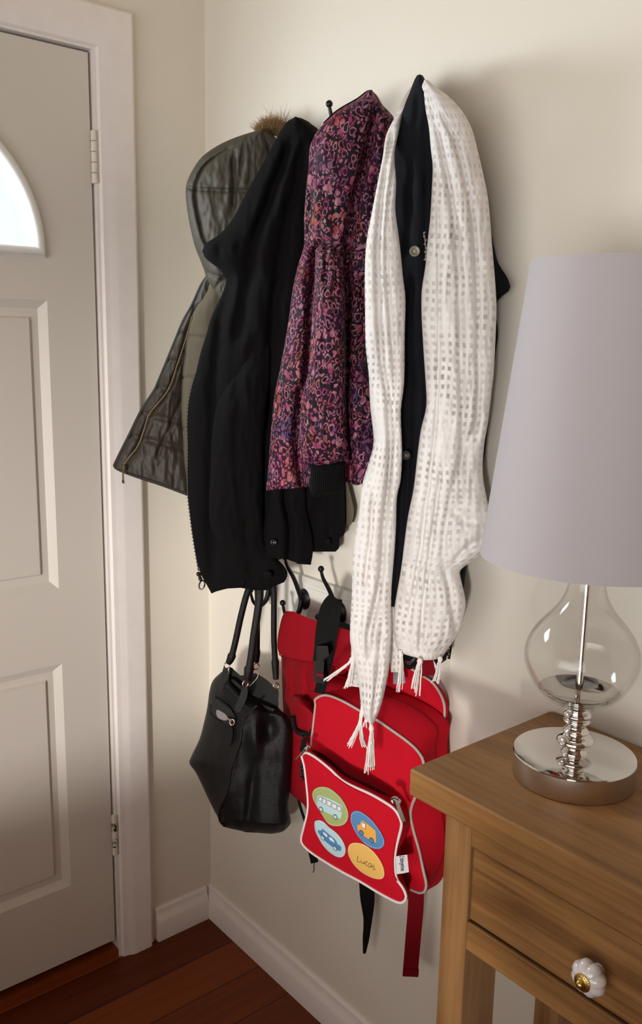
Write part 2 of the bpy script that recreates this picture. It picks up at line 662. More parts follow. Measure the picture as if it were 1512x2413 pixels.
M['sill'] = mat('shade_dark_sill', (0.03, 0.022, 0.018), 0.7)  # near-black tone stands for the shade under the door
M['board'] = mat('white_board_paint', (0.82, 0.79, 0.73), 0.35)
M['iron'] = mat('black_iron', (0.018, 0.016, 0.018), 0.38, 0.6, bump=('noise', 260.0, 0.2, 0.002))
M['khaki'] = mat('khaki_outer_cloth', (0.115, 0.098, 0.068), 0.8, spec=0.2, bump=('noise', 900.0, 0.15, 0.001), vary=(12, 0.06))
M['hood'] = mat('olive_hood_cloth', (0.062, 0.054, 0.039), 0.6, spec=0.3, bump=('noise', 700.0, 0.12, 0.001), vary=(14, 0.10))
M['lining'] = mat('quilted_brown_lining', (0.040, 0.031, 0.022), 0.52, spec=0.3, bump=('noise', 70.0, 0.25, 0.004), vary=(20, 0.12))
M['binding'] = mat('dark_binding', (0.02, 0.018, 0.016), 0.7)
M['fur'] = mat('brown_fur', (0.33, 0.19, 0.09), 0.7)
M['brass'] = mat('aged_brass', (0.16, 0.115, 0.06), 0.45, 0.8)
M['fleece'] = mat('black_fleece', (0.0045, 0.0041, 0.0044), 0.95, spec=0.12, bump=('noise', 380.0, 0.5, 0.002))
M['black_zip'] = mat('black_metal_zip', (0.04, 0.04, 0.042), 0.3, 0.85)
M['rib'] = mat('black_ribbing', (0.006, 0.0055, 0.006), 0.9, spec=0.12, bump=('noise', 500.0, 0.6, 0.002))
M['leopard'] = leopard_material()
M['navy'] = mat('navy_black_cotton', (0.0065, 0.0072, 0.0098), 0.88, spec=0.15, bump=('noise', 600.0, 0.25, 0.001))
M['silver'] = mat('bright_metal', (0.70, 0.66, 0.60), 0.25, 1.0)
M['snap'] = mat('pewter_snap', (0.22, 0.19, 0.155), 0.5, 0.75)
M['dark_snap'] = mat('dark_snap', (0.045, 0.04, 0.035), 0.45, 0.8)
M['scarf'] = scarf_material('open_weave_white_cotton')
M['tassel'] = mat('white_cotton_thread', (0.80, 0.755, 0.72), 0.9)
M['leather'] = mat('black_pebbled_leather', (0.0042, 0.0042, 0.0044), 0.40, spec=0.3, bump=('voronoi', 850.0, 0.45, 0.001))
M['suede'] = mat('black_bag_lining', (0.012, 0.012, 0.011), 0.9)
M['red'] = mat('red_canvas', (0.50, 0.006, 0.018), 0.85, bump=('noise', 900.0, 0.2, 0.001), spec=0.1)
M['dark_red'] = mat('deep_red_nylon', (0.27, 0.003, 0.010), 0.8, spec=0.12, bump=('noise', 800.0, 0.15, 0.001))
M['wine'] = mat('wine_red_webbing', (0.19, 0.004, 0.009), 0.85, spec=0.1, bump=('noise', 700.0, 0.3, 0.001))
M['piping'] = mat('reflective_piping', (0.44, 0.385, 0.345), 0.55)
M['white_piping'] = mat('white_piping_cord', (0.74, 0.68, 0.66), 0.6)
M['webbing'] = mat('black_webbing', (0.007, 0.0065, 0.0065), 0.8, spec=0.15, bump=('noise', 600.0, 0.4, 0.001))
M['plastic'] = mat('black_plastic_buckle', (0.012, 0.012, 0.012), 0.4, spec=0.3)
M['st_green'] = mat('green_sticker', (0.36, 0.43, 0.16), 0.6)
M['st_blue'] = mat('blue_sticker', (0.085, 0.23, 0.47), 0.6)
M['st_light'] = mat('pale_blue_sticker', (0.47, 0.66, 0.70), 0.6)
M['st_yellow'] = mat('yellow_sticker', (0.79, 0.47, 0.12), 0.6)
M['ink_white'] = mat('white_print', (0.80, 0.77, 0.76), 0.6)
M['ink_pale'] = mat('pale_blue_print', (0.49, 0.67, 0.71), 0.6)
M['ink_blue'] = mat('blue_print', (0.07, 0.24, 0.50), 0.6)
M['ink_orange'] = mat('orange_print', (0.78, 0.37, 0.07), 0.6)
M['ink_dark'] = mat('dark_print', (0.05, 0.045, 0.05), 0.6)
M['ink_brown'] = mat('brown_print', (0.12, 0.06, 0.02), 0.6)
M['tag'] = mat('white_cloth_tag', (0.68, 0.68, 0.72), 0.7)
M['grey_tag'] = mat('grey_cloth_tag', (0.25, 0.22, 0.24), 0.8)
M['wood_x'] = wood('brown_pine_lengthways', 'x', (0.135, 0.058, 0.018), (0.36, 0.18, 0.060))
M['wood_z'] = wood('brown_pine_upright', 'z', (0.155, 0.070, 0.025), (0.36, 0.19, 0.075))
M['ceramic'] = mat('white_glazed_ceramic', (0.70, 0.65, 0.63), 0.12, coat=0.6)
M['gold'] = mat('brass_rosette', (0.55, 0.36, 0.11), 0.3, 1.0)
M['chrome'] = mat('polished_chrome', (0.74, 0.72, 0.70), 0.05, 1.0)
M['brushed'] = mat('brushed_steel', (0.68, 0.63, 0.59), 0.3, 1.0)
M['shade'] = mat('lilac_grey_shade_cloth', (0.49, 0.455, 0.475), 0.85, bump=('noise', 900.0, 0.15, 0.001))

# ------------------------------------------------------------------ room shell
X1, Y1, CZ = 3.4, -2.7, 2.5
structure(MB().box(-0.12, X1, Y1 - .1, 0.1, -0.1, 0.0).build('floor', M['floor'], smooth_=False), 'dark red stained timber floorboards', 'floor')
structure(MB().box(-0.15, X1 + .1, Y1 - .1, 0.15, CZ, CZ + .1).build('ceiling', M['ceiling'], smooth_=False))
structure(MB().box(-0.12, X1 + .1, 0.0, 0.12, 0, CZ).build('wall_back', M['wall'], smooth_=False), 'plain cream wall behind the coats', 'wall')
w = MB()
DY0, DY1, DZ1 = -1.089, -0.269, 2.040          # the door opening
w.box(-0.12, 0, DY1 + .012, 0.0, 0, CZ)
w.box(-0.12, 0, DY0 - .012, DY1 + .012, DZ1 + .012, CZ)
w.box(-0.12, 0, Y1, DY0 - .012, 0, CZ)
structure(w.build('wall_left', M['wall'], smooth_=False), 'cream wall around the front door', 'wall')
structure(MB().box(X1, X1 + .1, Y1, 0, 0, CZ).build('wall_right', M['far_wall'], smooth_=False))
w = MB()
WX0, WX1, WZ0, WZ1 = 0.35, 2.95, 0.50, 1.6
w.box(-0.12, WX0, Y1 - .1, Y1, 0, CZ)
w.box(WX1, X1, Y1 - .1, Y1, 0, CZ)
w.box(WX0, WX1, Y1 - .1, Y1, 0, WZ0)
w.box(WX0, WX1, Y1 - .1, Y1, WZ1, CZ)
structure(w.build('wall_front', M['far_wall'], smooth_=False))

# added unseen slab outside the window, blocks the sun from the upper walls
structure(MB().box(0.0, 9.0, -9.2, -7.0, 1.42, 3.2).build('sun_block_slab', M['far_wall'], smooth_=False))

# skirting boards
BB = [(0, 0), (.017, 0), (.017, .050), (.0145, .058), (.010, .066), (.0085, .074), (.0075, .082), (.004, .0865), (0, .0865)]
w = MB()
w.add([(-0.0, -y, z) for y, z in BB] + [(X1, -y, z) for y, z in BB], [(i, i + 1, i + 1 + len(BB), i + len(BB)) for i in range(len(BB) - 1)] + [tuple(range(len(BB))), tuple(range(2 * len(BB) - 1, len(BB) - 1, -1))])
structure(w.build('baseboard_back', M['trim'], angle=30), 'painted skirting board under the coats', 'skirting board')
w = MB()
w.add([(y, -0.0165, z) for y, z in BB] + [(y, DY1 + .104, z) for y, z in BB], [(i, i + 1, i + 1 + len(BB), i + len(BB)) for i in range(len(BB) - 1)] + [tuple(range(len(BB))), tuple(range(2 * len(BB) - 1, len(BB) - 1, -1))])
structure(w.build('baseboard_left', M['trim'], angle=30), 'short painted skirting board between door trim and corner', 'skirting board')

# door trim (architrave) swept round the opening with mitred corners
PR = [(0, -.02), (0, .007), (.003, .011), (.010, .0125), (.016, .0135), (.024, .018), (.032, .0195), (.072, .0195), (.077, .0165), (.077, -.001)]
IY0, IY1, IZ = DY0 - .010, DY1 + .010, DZ1 + .011
corners = [(IY1, 0.0, 1, 0), (IY1, IZ, 1, 1), (IY0, IZ, -1, 1), (IY0, 0.0, -1, 0)]
w = MB()
vs = [(h, y + sy * o, z + sz * o) for y, z, sy, sz in corners for o, h in PR]
n = len(PR)
w.add(vs, [(c * n + i, c * n + i + 1, (c + 1) * n + i + 1, (c + 1) * n + i) for c in range(3) for i in range(n - 1)])
structure(w.build('trim_1', M['trim'], angle=30), 'glossy painted architrave around the front door', 'door trim')
w = MB()
w.box(-.1, .004, DY1 + .0035, DY1 + .0115, 0, DZ1 + .011)
w.box(-.1, .004, DY0 - .0115, DY0 - .0035, 0, DZ1 + .011)
w.box(-.1, .004, DY0 - .0035, DY1 + .0035, DZ1 + .006, DZ1 + .0115)
w.box(-.1, -.047, DY1 - .012, DY1 + .0035, 0, DZ1 + .006)
w.box(-.1, -.047, DY0 - .0035, DY0 + .012, 0, DZ1 + .006)
w.box(-.1, -.047, DY0, DY1, DZ1 - .01, DZ1 + .006)
structure(w.build('trim_2', M['trim'], smooth_=False), 'painted door jamb behind the architrave', 'door jamb')
structure(MB().box(-.044, .0015, DY0 - .003, DY1 + .003, 0.0003, .019).build('trim_5', M['floor'], smooth_=False), 'red brown timber threshold below the front door', 'threshold')
w = MB().box(-.11, -.0445, DY0 - .003, DY1 + .003, .0005, .046)  # raised to shut out light; its dark colour paints in the gap's shade
structure(w.build('trim_3', M['sill'], smooth_=False), 'raised sill under the front door, coloured dark as shade', 'door sill')

# ------------------------------------------------------------------ front door
door = thing('door_1', 'closed cream panelled front door with glazed half-round fan', 'door', (-.004, (DY0 + DY1) / 2, .045))
door['kind'] = 'structure'
DX, DT = -0.004, 0.04
FC, FZ, FA, FB = -0.68, 1.652, 0.285, 0.268        # fan: centre, base, half width, height
ZB = 0.045
panels = [(-0.635, -0.377, 0.946, 1.553), (-0.983, -0.725, 0.946, 1.553), (-0.635, -0.377, 0.235, 0.776), (-0.983, -0.725, 0.235, 0.776)]
fan = [(FC - FA * cos(pi * k / 40), FZ + FB * sin(pi * k / 40)) for k in range(41)]
outer = [(DY0 + .003, ZB), (DY1 - .003, ZB), (DY1 - .003, DZ1), (DY0 + .003, DZ1)]
holes = [[(a, c), (a, d), (b, d), (b, c)] for a, b, c, d in panels] + [fan]
w = MB()
polys = [[Vector((y, z, 0)) for y, z in L] for L in [outer] + holes]
tris = tessellate_polygon(polys)
flat = [p for L in polys for p in L]
w.add([(DX, p.x, p.y) for p in flat], [tuple(t) for t in tris])
polys2 = [[Vector((y, z, 0)) for y, z in L] for L in (outer, fan)]
tris2 = tessellate_polygon(polys2)
flat2 = [p for L in polys2 for p in L]
w.add([(DX - DT, p.x, p.y) for p in flat2], [tuple(t) for t in tris2])
for L in (outer, fan):
    k = len(L)
    w.add([(DX, y, z) for y, z in L] + [(DX - DT, y, z) for y, z in L], [(i, (i + 1) % k, (i + 1) % k + k, i + k) for i in range(k)])
for a, b, c, d in panels:
    rects = []
    for o, h in ((0, 0), (.017, -.0105), (.033, -.0105), (.038, -.0045)):
        rects += [(DX + h, a + o, c + o), (DX + h, b - o, c + o), (DX + h, b - o, d - o), (DX + h, a + o, d - o)]
    fs = [(4 * q + i, 4 * q + (i + 1) % 4, 4 * q + 4 + (i + 1) % 4, 4 * q + 4 + i) for q in range(3) for i in range(4)] + [(12, 13, 14, 15)]
    w.add(rects, fs)
bmw = w
o = w.build('door_leaf', M['door'], door, smooth_=False)
# merge doubles so that the panel edges join the leaf
bm = bmesh.new(); bm.from_mesh(o.data); bmesh.ops.remove_doubles(bm, verts=bm.verts, dist=1e-5); bmesh.ops.recalc_face_normals(bm, faces=bm.faces); bm.to_mesh(o.data); bm.free()


def fan_loop(g):
    """the fan outline grown by g"""
    A, B = FA + g, FB + g
    pts = [(FC - A * cos(pi * k / 40), FZ + B * sin(pi * k / 40)) for k in range(41)]
    return [(pts[0][0], FZ - g)] + pts[0:] + [(pts[-1][0], FZ - g)]


w = MB()
prof = [(-.006, -.03), (-.006, .004), (-.002, .010), (.004, .013), (.012, .012), (.016, .007), (.018, -.002)]
loops = [[Vector((DX + h, y, z)) for y, z in fan_loop(g)] for g, h in prof]
w.loft(loops, False, False)
fr = w.build('window_frame', M['fan_frame'], door, angle=60)
fr['label'] = 'white moulded frame of the half-round pane'
w = MB()
L = [(y, z) for y, z in fan_loop(-.003)]
k = len(L)
w.add([(DX - .018, y, z) for y, z in L] + [(DX - .022, y, z) for y, z in L], [tuple(range(k)), tuple(range(2 * k - 1, k - 1, -1))] + [(i, (i + 1) % k, (i + 1) % k + k, i + k) for i in range(k)])
w.build('window_pane', M['glass'], door, smooth_=False)


def hinge(z0, z1, worn):
    h = bpy.data.objects.new('hinge', None)
    w = MB()
    y, x = DY1 + .0005, .004
    step = (z1 - z0) / 5
    w2 = MB()
    for i in range(5):
        t = w2 if (worn and i in (1, 3)) else w
        a, b = z0 + i * step + .0006, z0 + (i + 1) * step - .0006
        t.lathe([(0, a), (.0056, a), (.0062, a + .001), (.0062, b - .001), (.0056, b), (0, b)], (x, y, 0), 16)
    w.box(-.002, .0005, y, y + .009, z0, z1)
    o = w.build('hinge', M['hinge'], door, angle=30)
    o['label'] = 'painted hinge with worn bare knuckles' if worn else 'cleanly painted upper hinge'
    if worn:
        w2.build('worn_knuckle', M['worn'], o, angle=30)


mw = mat('chipped_hinge_paint', (0.5, 0.46, 0.4), 0.4)
nt = mw.node_tree
tc = node(nt, 'ShaderNodeTexCoord')
nz = node(nt, 'ShaderNodeTexNoise', i_Scale=110.0, i_Detail=2.0)
nt.links.new(tc.outputs['Object'], nz.inputs['Vector'])
cr = node(nt, 'ShaderNodeValToRGB')
cr.color_ramp.interpolation = 'CONSTANT'
cr.color_ramp.elements[0].color = (0.07, 0.045, 0.03, 1)
cr.color_ramp.elements[1].position = 0.5
cr.color_ramp.elements[1].color = (0.72, 0.68, 0.6, 1)
nt.links.new(nz.outputs['Fac'], cr.inputs['Fac'])
nt.links.new(cr.outputs['Color'], nt.nodes['Principled BSDF'].inputs['Base Color'])
M['worn'] = mw
hinge(1.790, 1.893, False)
hinge(0.275, 0.378, True)

# ------------------------------------------------------------------ hook boards
HX = [0.287, 0.400, 0.513, 0.626, 0.739]


def hook_board(zt, x0, x1, label, low=()):
    b = thing('hook_board', label, 'coat rack', ((x0 + x1) / 2, 0, zt - .045), 'white hook boards on the wall')
    prof = [(0.0005, 0), (.012, 0), (.0185, -.012), (.0185, -.016), (.020, -.0175), (.020, -.082), (.017, -.086), (.0005, -.086)]
    w = MB()
    k = len(prof)
    w.add([(x0, -y, zt + z) for y, z in prof] + [(x1, -y, zt + z) for y, z in prof], [(i, (i + 1) % k, (i + 1) % k + k, i + k) for i in range(k)] + [tuple(range(k)), tuple(range(2 * k - 1, k - 1, -1))])
    w.build('board', M['board'], b, smooth_=False)
    zc = zt - .044
    full = 1.0
    for x in HX:
        if not x0 + .01 < x < x1 - .01:
            continue
        w = MB()
        full = .72 if x in low else 1.0
        up = smooth([(x, -.026, zc - .004), (x, -.036, zc + .020 * full), (x, -.050, zc + .050 * full), (x, -.066, zc + .076 * full), (x, -.072, zc + .093 * full)], 5)
        w.tube(up, [.0062 - .0034 * i / (len(up) - 1) for i in range(len(up))], 10)
        lo = smooth([(x, -.026, zc + .010), (x, -.030, zc - .010), (x, -.038, zc - .028), (x, -.054, zc - .037), (x, -.070, zc - .024), (x, -.077, zc - .002)], 5)
        w.tube(lo, [.0066 - .0038 * i / (len(lo) - 1) for i in range(len(lo))], 10)
        h = w.build('coat_hook', M['iron'], b, angle=60)
        w = MB()
        w.lathe([(0, .001), (.019, .001), (.020, .003), (.017, .006), (.006, .009), (0, .0095)], (x, -.0195, zc), 28, 'Y')
        p = w.build('back_plate', M['iron'], h, angle=50)
        for v in p.data.vertices:                       # an upright oval plate
            v.co.z = zc + (v.co.z - zc) * 1.12
            v.co.x = x + (v.co.x - x) * 0.92
        for c in ((x, -.072, zc + .093 * full + .003), (x, -.0772, zc + .002)):
            MB().ball(c, .0062).build('ball_tip', M['iron'], h)
    return b


hook_board(1.832, 0.235, 0.765, 'upper white hook board holding the coats, mostly hidden by them', low=(0.287, 0.400, 0.626, 0.739))
hook_board(1.001, 0.255, 0.785, 'lower white hook board with bare black hooks above the red satchel')


# ------------------------------------------------------------------ draped cloth
def drape(name, material, parent, left, right, top, bot, plane, bulge=.03, back=.02, creases=(), rough=.003, nscale=9.0,
          nu=56, nv=90, offl=None, offr=None, gap=.012, power=.55, uvw=None, endround=0.0, extra=None, keep=None):
    """closed cloth volume between two traced edges; creases: (path, depth, width px, y0, y1)"""
    left, right = smooth(left, 3), smooth(right, 3)
    cre = [(smooth(c[0], 3),) + tuple(c[1:]) for c in creases]
    seed = random.random() * 50
    wsum = []
    front, backv, uvs = [], [], []
    for j in range(nv + 1):
        t = j / nv
        rf, rb, uu = [], [], []
        acc = 0
        prev = None
        for i in range(nu + 1):
            s = i / nu
            y = interp(top, s, 1) * (1 - t) + interp(bot, s, 1) * t
            xl, xr = interp(left, y), interp(right, y)
            x = xl + (xr - xl) * s
            prof = max(0.0, 1 - (2 * s - 1) ** 2) ** power
            e = 1.0
            if endround:
                e = min(1.0, (min(t, 1 - t) / endround + 1e-6)) ** .5
            edge = (interp(offl, y) if offl else 0) * (1 - s) + (interp(offr, y) if offr else 0) * s
            d = edge + bulge * prof * e
            for path, dep, wd, y0, y1 in cre:
                fade = min(1, max(0, (y - y0) / 40)) * min(1, max(0, (y1 - y) / 40))
                if fade > 0:
                    cx = interp(path, y)
                    d -= dep * fade * exp(-((x - cx) / wd) ** 2)
            nn = noise.noise(Vector((x / 100 * nscale / 3, y / 260 * nscale / 3, seed))) + .5 * noise.noise(Vector((x / 40 * nscale / 3, y / 120 * nscale / 3, seed + 9)))
            d += rough * nn * min(1, prof * 1.5)
            if extra:
                d += extra(s, t, x, y)
            p = R(x, y, plane, d, max(gap, .027))
            q = R(x, y, plane, min(d, edge - back * prof * e), max(gap, .027) - .005)
            if prev is not None:
                acc += (p - prev).length
            prev = p
            rf.append(p)
            rb.append(q)
            uu.append(acc)
        front.append(rf)
        backv.append(rb)
        mid = acc / 2
        uvs.append([(u - mid) for u in uu])
        wsum.append(acc)
    if uvw:
        for j in range(nv + 1):
            uvs[j] = [(i / nu - .5) * uvw for i in range(nu + 1)]
    w = MB()
    idx = {}
    uvl = []
    vacc = 0
    for j in range(nv + 1):
        if j:
            vacc += (front[j][nu // 2] - front[j - 1][nu // 2]).length
        for i in range(nu + 1):
            idx['f', j, i] = len(w.v)
            w.v.append(front[j][i])
            uvl.append((uvs[j][i], vacc))
    for j in range(nv + 1):
        for i in range(1, nu):
            idx['b', j, i] = len(w.v)
            w.v.append(backv[j][i])
            uvl.append((uvs[j][i] + .0037, vacc + .0041))
        idx['b', j, 0] = idx['f', j, 0]
        idx['b', j, nu] = idx['f', j, nu]
    for j in range(nv):
        for i in range(nu):
            w.f.append((idx['f', j, i], idx['f', j + 1, i], idx['f', j + 1, i + 1], idx['f', j, i + 1]))
            w.f.append((idx['b', j, i], idx['b', j, i + 1], idx['b', j + 1, i + 1], idx['b', j + 1, i]))
    for j in (0, nv):
        for i in range(nu):
            q = [idx['f', j, i], idx['f', j, i + 1], idx['b', j, i + 1], idx['b', j, i]]
            q = list(dict.fromkeys(q))
            if len(q) > 2:
                w.f.append(tuple(q))
    w.uv = uvl
    if keep is not None:
        keep['front'] = front
    o = w.build(name, material, parent, angle=180)
    return o


def traced_tube(name, material, parent, pts, r, plane, d=0.0, seg=8, gap=None, n=4, flat=None):
    path = [R(x, y, plane, d, gap) for x, y in smooth(pts, n)]
    return MB().tube(path, r, seg, flat=flat).build(name, material, parent, angle=60)


def zip_teeth(name, parent, pts, plane, d, pitch=.0042, size=.0017, material=None, side=.0016):
    """two rows of little teeth along a traced line"""
    path = [R(x, y, plane, d) for x, y in smooth(pts, 6)]
    L = sum((b - a).length for a, b in zip(path, path[1:]))
    k = max(4, int(L / pitch))
    pp = resample(path, k, closed=False)
    w = MB()
    w.tube(pp[::2] + [pp[-1]], .0011, 6)
    for i, p in enumerate(pp):
        t = (pp[min(i + 1, k - 1)] - pp[max(i - 1, 0)]).normalized()
        n = (CAM - p).normalized()
        s = t.cross(n).normalized()
        c = p + s * (side if i % 2 else -side) * .6
        a, b, cc = t * size * .55, s * size, n * size * .6
        vs = [c + a * i1 + b * i2 + cc * i3 for i3 in (-1, 1) for i2 in (-1, 1) for i1 in (-1, 1)]
        w.add(vs, [(0, 1, 3, 2), (4, 6, 7, 5), (0, 4, 5, 1), (2, 3, 7, 6), (0, 2, 6, 4), (1, 5, 7, 3)])
    return w.build(name, material or M['black_zip'], parent, smooth_=False)


def plate(name, material, parent, loop, plane, d, thick=.002, gap=None, deep=None):
    """thin flat piece with a traced outline (rings towards its middle follow deep(x, y) if given)"""
    loop = [tuple(p) for p in loop]
    cx = sum(p[0] for p in loop) / len(loop)
    cy = sum(p[1] for p in loop) / len(loop)
    f = (lambda x, y: d + deep(x, y)) if deep else (lambda x, y: d)
    w = MB()
    n = len(loop)
    RN = 5
    for lev in (0, thick):
        b = len(w.v)
        for k in range(RN):
            q = 1 - k / RN
            for x, y in loop:
                X, Y = cx + (x - cx) * q, cy + (y - cy) * q
                w.v.append(R(X, Y, plane, f(X, Y) + lev, gap))
        w.v.append(R(cx, cy, plane, f(cx, cy) + lev, gap))
        for k in range(RN - 1):
            for i in range(n):
                l = (i + 1) % n
                w.f.append((b + k * n + i, b + k * n + l, b + (k + 1) * n + l, b + (k + 1) * n + i))
        for i in range(n):
            w.f.append((b + (RN - 1) * n + i, b + (RN - 1) * n + (i + 1) % n, b + RN * n))
    tot = RN * n + 1
    for i in range(n):
        l = (i + 1) % n
        w.f.append((i, l, tot + l, tot + i))
    return w.build(name, material, parent, angle=40)


def ellipse_px(c, a, b, n=40):
    """traced ellipse: centre, one half axis vector, the other"""
    return [(c[0] + a[0] * cos(2 * pi * k / n) + b[0] * sin(2 * pi * k / n), c[1] + a[1] * cos(2 * pi * k / n) + b[1] * sin(2 * pi * k / n)) for k in range(n)]


def ring(name, material, parent, c, r, tube, nrm, seg=20, sq=1.0, tilt=0):
    n = Vector(nrm).normalized()
    a = Vector((0, 0, 1)) - n * n.z
    a.normalize()
    b = n.cross(a)
    P = [Vector(c) + a * (r * cos(2 * pi * k / seg)) + b * (r * sq * sin(2 * pi * k / seg)) for k in range(seg)]
    return MB().tube(P, tube, 8, closed=True).build(name, material, parent, angle=80)


FACE = math.radians(51.5)

# ------------------------------------------------------------------ green parka
PK = ((0.30, -0.075), math.radians(50))
parka = thing('parka', 'olive green hooded parka with brown fur trim, hanging nearest the door', 'jacket', (0.30, -0.08, 1.80))
seam = [(484, 650), (497, 690), (478, 740), (458, 790), (443, 850), (431, 900), (430, 960), (432, 1020), (437, 1080), (444, 1130), (448, 1170)]
drape('body', M['khaki'], parka, [(496, 640), (488, 684), (456, 735), (441, 785), (435, 836), (430, 880), (427, 963), (430, 1020), (433, 1080), (439, 1130), (442, 1172)],
      [(620, 640), (700, 800), (780, 1000), (830, 1180), (841, 1240)], [(0, 640), (1, 640)], [(0, 1165), (.5, 1215), (.97, 1238), (1, 1200)], PK, .03, .02,
      [([(520, 650), (510, 900), (505, 1160)], .008, 16, 600, 1200)], rough=.003, offl=[(.012, 600)], extra=lambda s, t, x, y: -.005 * (exp(-((y - 792 - (x - 440) * .1) / 4) ** 2) + exp(-((y - 890 - (x - 440) * .1) / 4) ** 2) + exp(-((y - 1010 - (x - 440) * .1) / 4) ** 2)), nv=130)
k_ = {}
lin_out = [(488, 640), (473, 675), (453, 719), (432, 757), (415, 798), (398, 840), (374, 898), (363, 922), (332, 970), (305, 1025), (274, 1087), (271, 1099), (271, 1180)]
lin_in = [(506, 640), (500, 690), (470, 740), (450, 790), (444, 850), (438, 900), (435, 960), (438, 1020), (442, 1080), (448, 1130), (452, 1180)]


def quilt(s, t, x, y):
    d = 0
    for yy in (720, 790, 860, 930, 1000, 1060):
        yl = yy + (x - 440) * .25
        d -= .006 * exp(-((y - yl) / 7) ** 2)
    return d


drape('quilted_lining', M['lining'], parka, lin_out, lin_in, [(0, 646), (1, 660)], [(0, 1099), (.07, 1108), (.35, 1124), (.62, 1140), (1, 1168)], PK, .018, .012,
      [([(462, 720), (440, 800), (420, 860), (395, 925), (350, 985), (325, 1050), (300, 1090)], .008, 6, 690, 1105),
       ([(470, 860), (450, 900), (420, 960), (395, 1020), (365, 1085)], .006, 6, 850, 1110)], rough=.0035, nscale=22, extra=quilt, nv=110, offr=[(-.006, 600)])
bind = [(486, 655), (473, 675), (453, 719), (432, 757), (415, 798), (398, 840), (374, 898), (363, 922), (332, 970), (305, 1025), (274, 1087), (271, 1099), (284, 1108), (329, 1125), (381, 1142), (442, 1165)]
traced_tube('edge_binding', M['binding'], parka, bind, .0035, PK, .001)
zip_teeth('zipper', parka, [(452, 745), (440, 790), (418, 858), (395, 920), (352, 975), (340, 1010), (325, 1050), (302, 1080), (292, 1096)], PK, .0165, material=M['brass'], pitch=.0030, size=.0009)
w = MB()
w.box(-.004, .004, -.003, .003, -.008, .004)
w.box(-.0026, .0026, -.0045, -.0025, -.032, -.006)
w.box(-.0042, .0042, -.0045, -.0025, -.034, -.027)
o = w.build('zip_pull', M['brass'], parka, bevel=.0008)
c = R(293, 1100, PK, .02)
for v in o.data.vertices:
    v.co = c + v.co
hood_l = [(612, 306), (580, 315), (546, 327), (511, 344), (477, 368), (456, 396), (441, 427), (437, 454), (441, 496), (449, 540), (458, 578), (470, 609), (482, 640), (485, 657), (497, 680), (512, 702)]
hood_r = [(622, 306), (650, 325), (680, 360), (690, 420), (680, 500), (640, 560), (600, 620), (560, 680), (540, 704)]


def hoodfold(s, t, x, y):
    d = 0
    for pth, dep, wd in hood_cr:
        d -= dep * exp(-((y - interp(pth, x, 1)) / wd) ** 2)
    return d


hood_cr = [([(440, 440), (460, 446), (520, 449), (590, 450)], .007, 5), ([(500, 690), (520, 660), (545, 640)], .006, 6), ([(485, 640), (505, 650), (530, 655)], .005, 5)]
drape('hood', M['hood'], parka, hood_l, hood_r, [(0, 306), (.5, 304), (1, 308)], [(0, 700), (.4, 706), (1, 704)], PK, .05, .03,
      [([(600, 330), (540, 350), (500, 375), (478, 398), (464, 430), (461, 470), (470, 520), (480, 560), (500, 600), (530, 640)], .013, 5, 340, 660),
       ([(552, 330), (551, 380), (553, 440), (548, 500)], .010, 8, 350, 520), ([(572, 330), (568, 400), (560, 440)], .007, 6, 335, 445),
       ([(592, 325), (590, 400), (585, 440)], .006, 5, 335, 445), ([(620, 320), (632, 345), (636, 370)], .009, 5, 310, 390)],
      rough=.004, nscale=20, extra=hoodfold, nv=140, nu=90)
stit = [(612, 340), (566, 338), (530, 352), (505, 371), (486, 386), (470, 410), (462, 435), (462, 462), (468, 510), (478, 552), (492, 590), (512, 622), (532, 650)]
kk = [R(x, y, PK, .058) for x, y in smooth(stit, 4)]
# fur strands round the hood opening
w = MB()
random.seed(11)
for i in range(2000):
    f = random.random()
    bx, by = 612 + 54 * f + random.gauss(0, 5), 314 - 8 * sin(pi * f) + random.gauss(0, 5) + 6 * f
    b0 = R(bx, by, PK, -.004 + random.uniform(-.012, .014))
    ln = random.uniform(.012, .032) * (1.4 if random.random() < .12 else 1) * (.55 + .65 * f)
    dv = Vector((random.gauss(0, .5) - .25 + .2 * f, random.gauss(0, .5) - .2 + .2 * f, 1.0 + random.gauss(0, .2))).normalized()
    bend = Vector((random.gauss(0, .3), random.gauss(0, .3), random.gauss(-.1, .2)))
    P = [b0 + dv * ln * q + bend * ln * q * q * .7 for q in (0, .4, .75, 1)]
    w.tube(P, [.0005, .00042, .0003, .0001], 3)
fu = w.build('fur_trim', M['fur'], parka, angle=180)
fu['kind'] = 'stuff'

# ------------------------------------------------------------------ black fleece jacket
FL = ((0.400, -0.095), math.radians(47))
fle = thing('fleece_jacket', 'plain black zip jacket hanging between the olive parka and the purple one', 'jacket', (0.40, -0.09, 1.86))
fl_l = [(694, 276), (690, 279), (673, 289), (656, 317), (635, 355), (611, 399), (583, 448), (559, 496), (532, 537), (504, 561), (484, 573), (478, 585), (484, 606), (504, 623), (522, 637), (533, 657),
        (525, 688), (505, 730), (494, 757), (487, 785), (473, 829), (461, 880), (452, 910), (444, 950), (441, 998), (442, 1056), (442, 1153), (448, 1214), (456, 1273), (470, 1345), (484, 1373), (498, 1399), (500, 1410)]
fl_r = [(700, 276), (718, 281), (738, 296), (752, 308), (775, 350), (775, 600), (785, 900), (808, 1100), (813, 1202), (811, 1258), (800, 1263), (798, 1293), (785, 1302), (760, 1310), (700, 1345), (672, 1380), (660, 1395)]
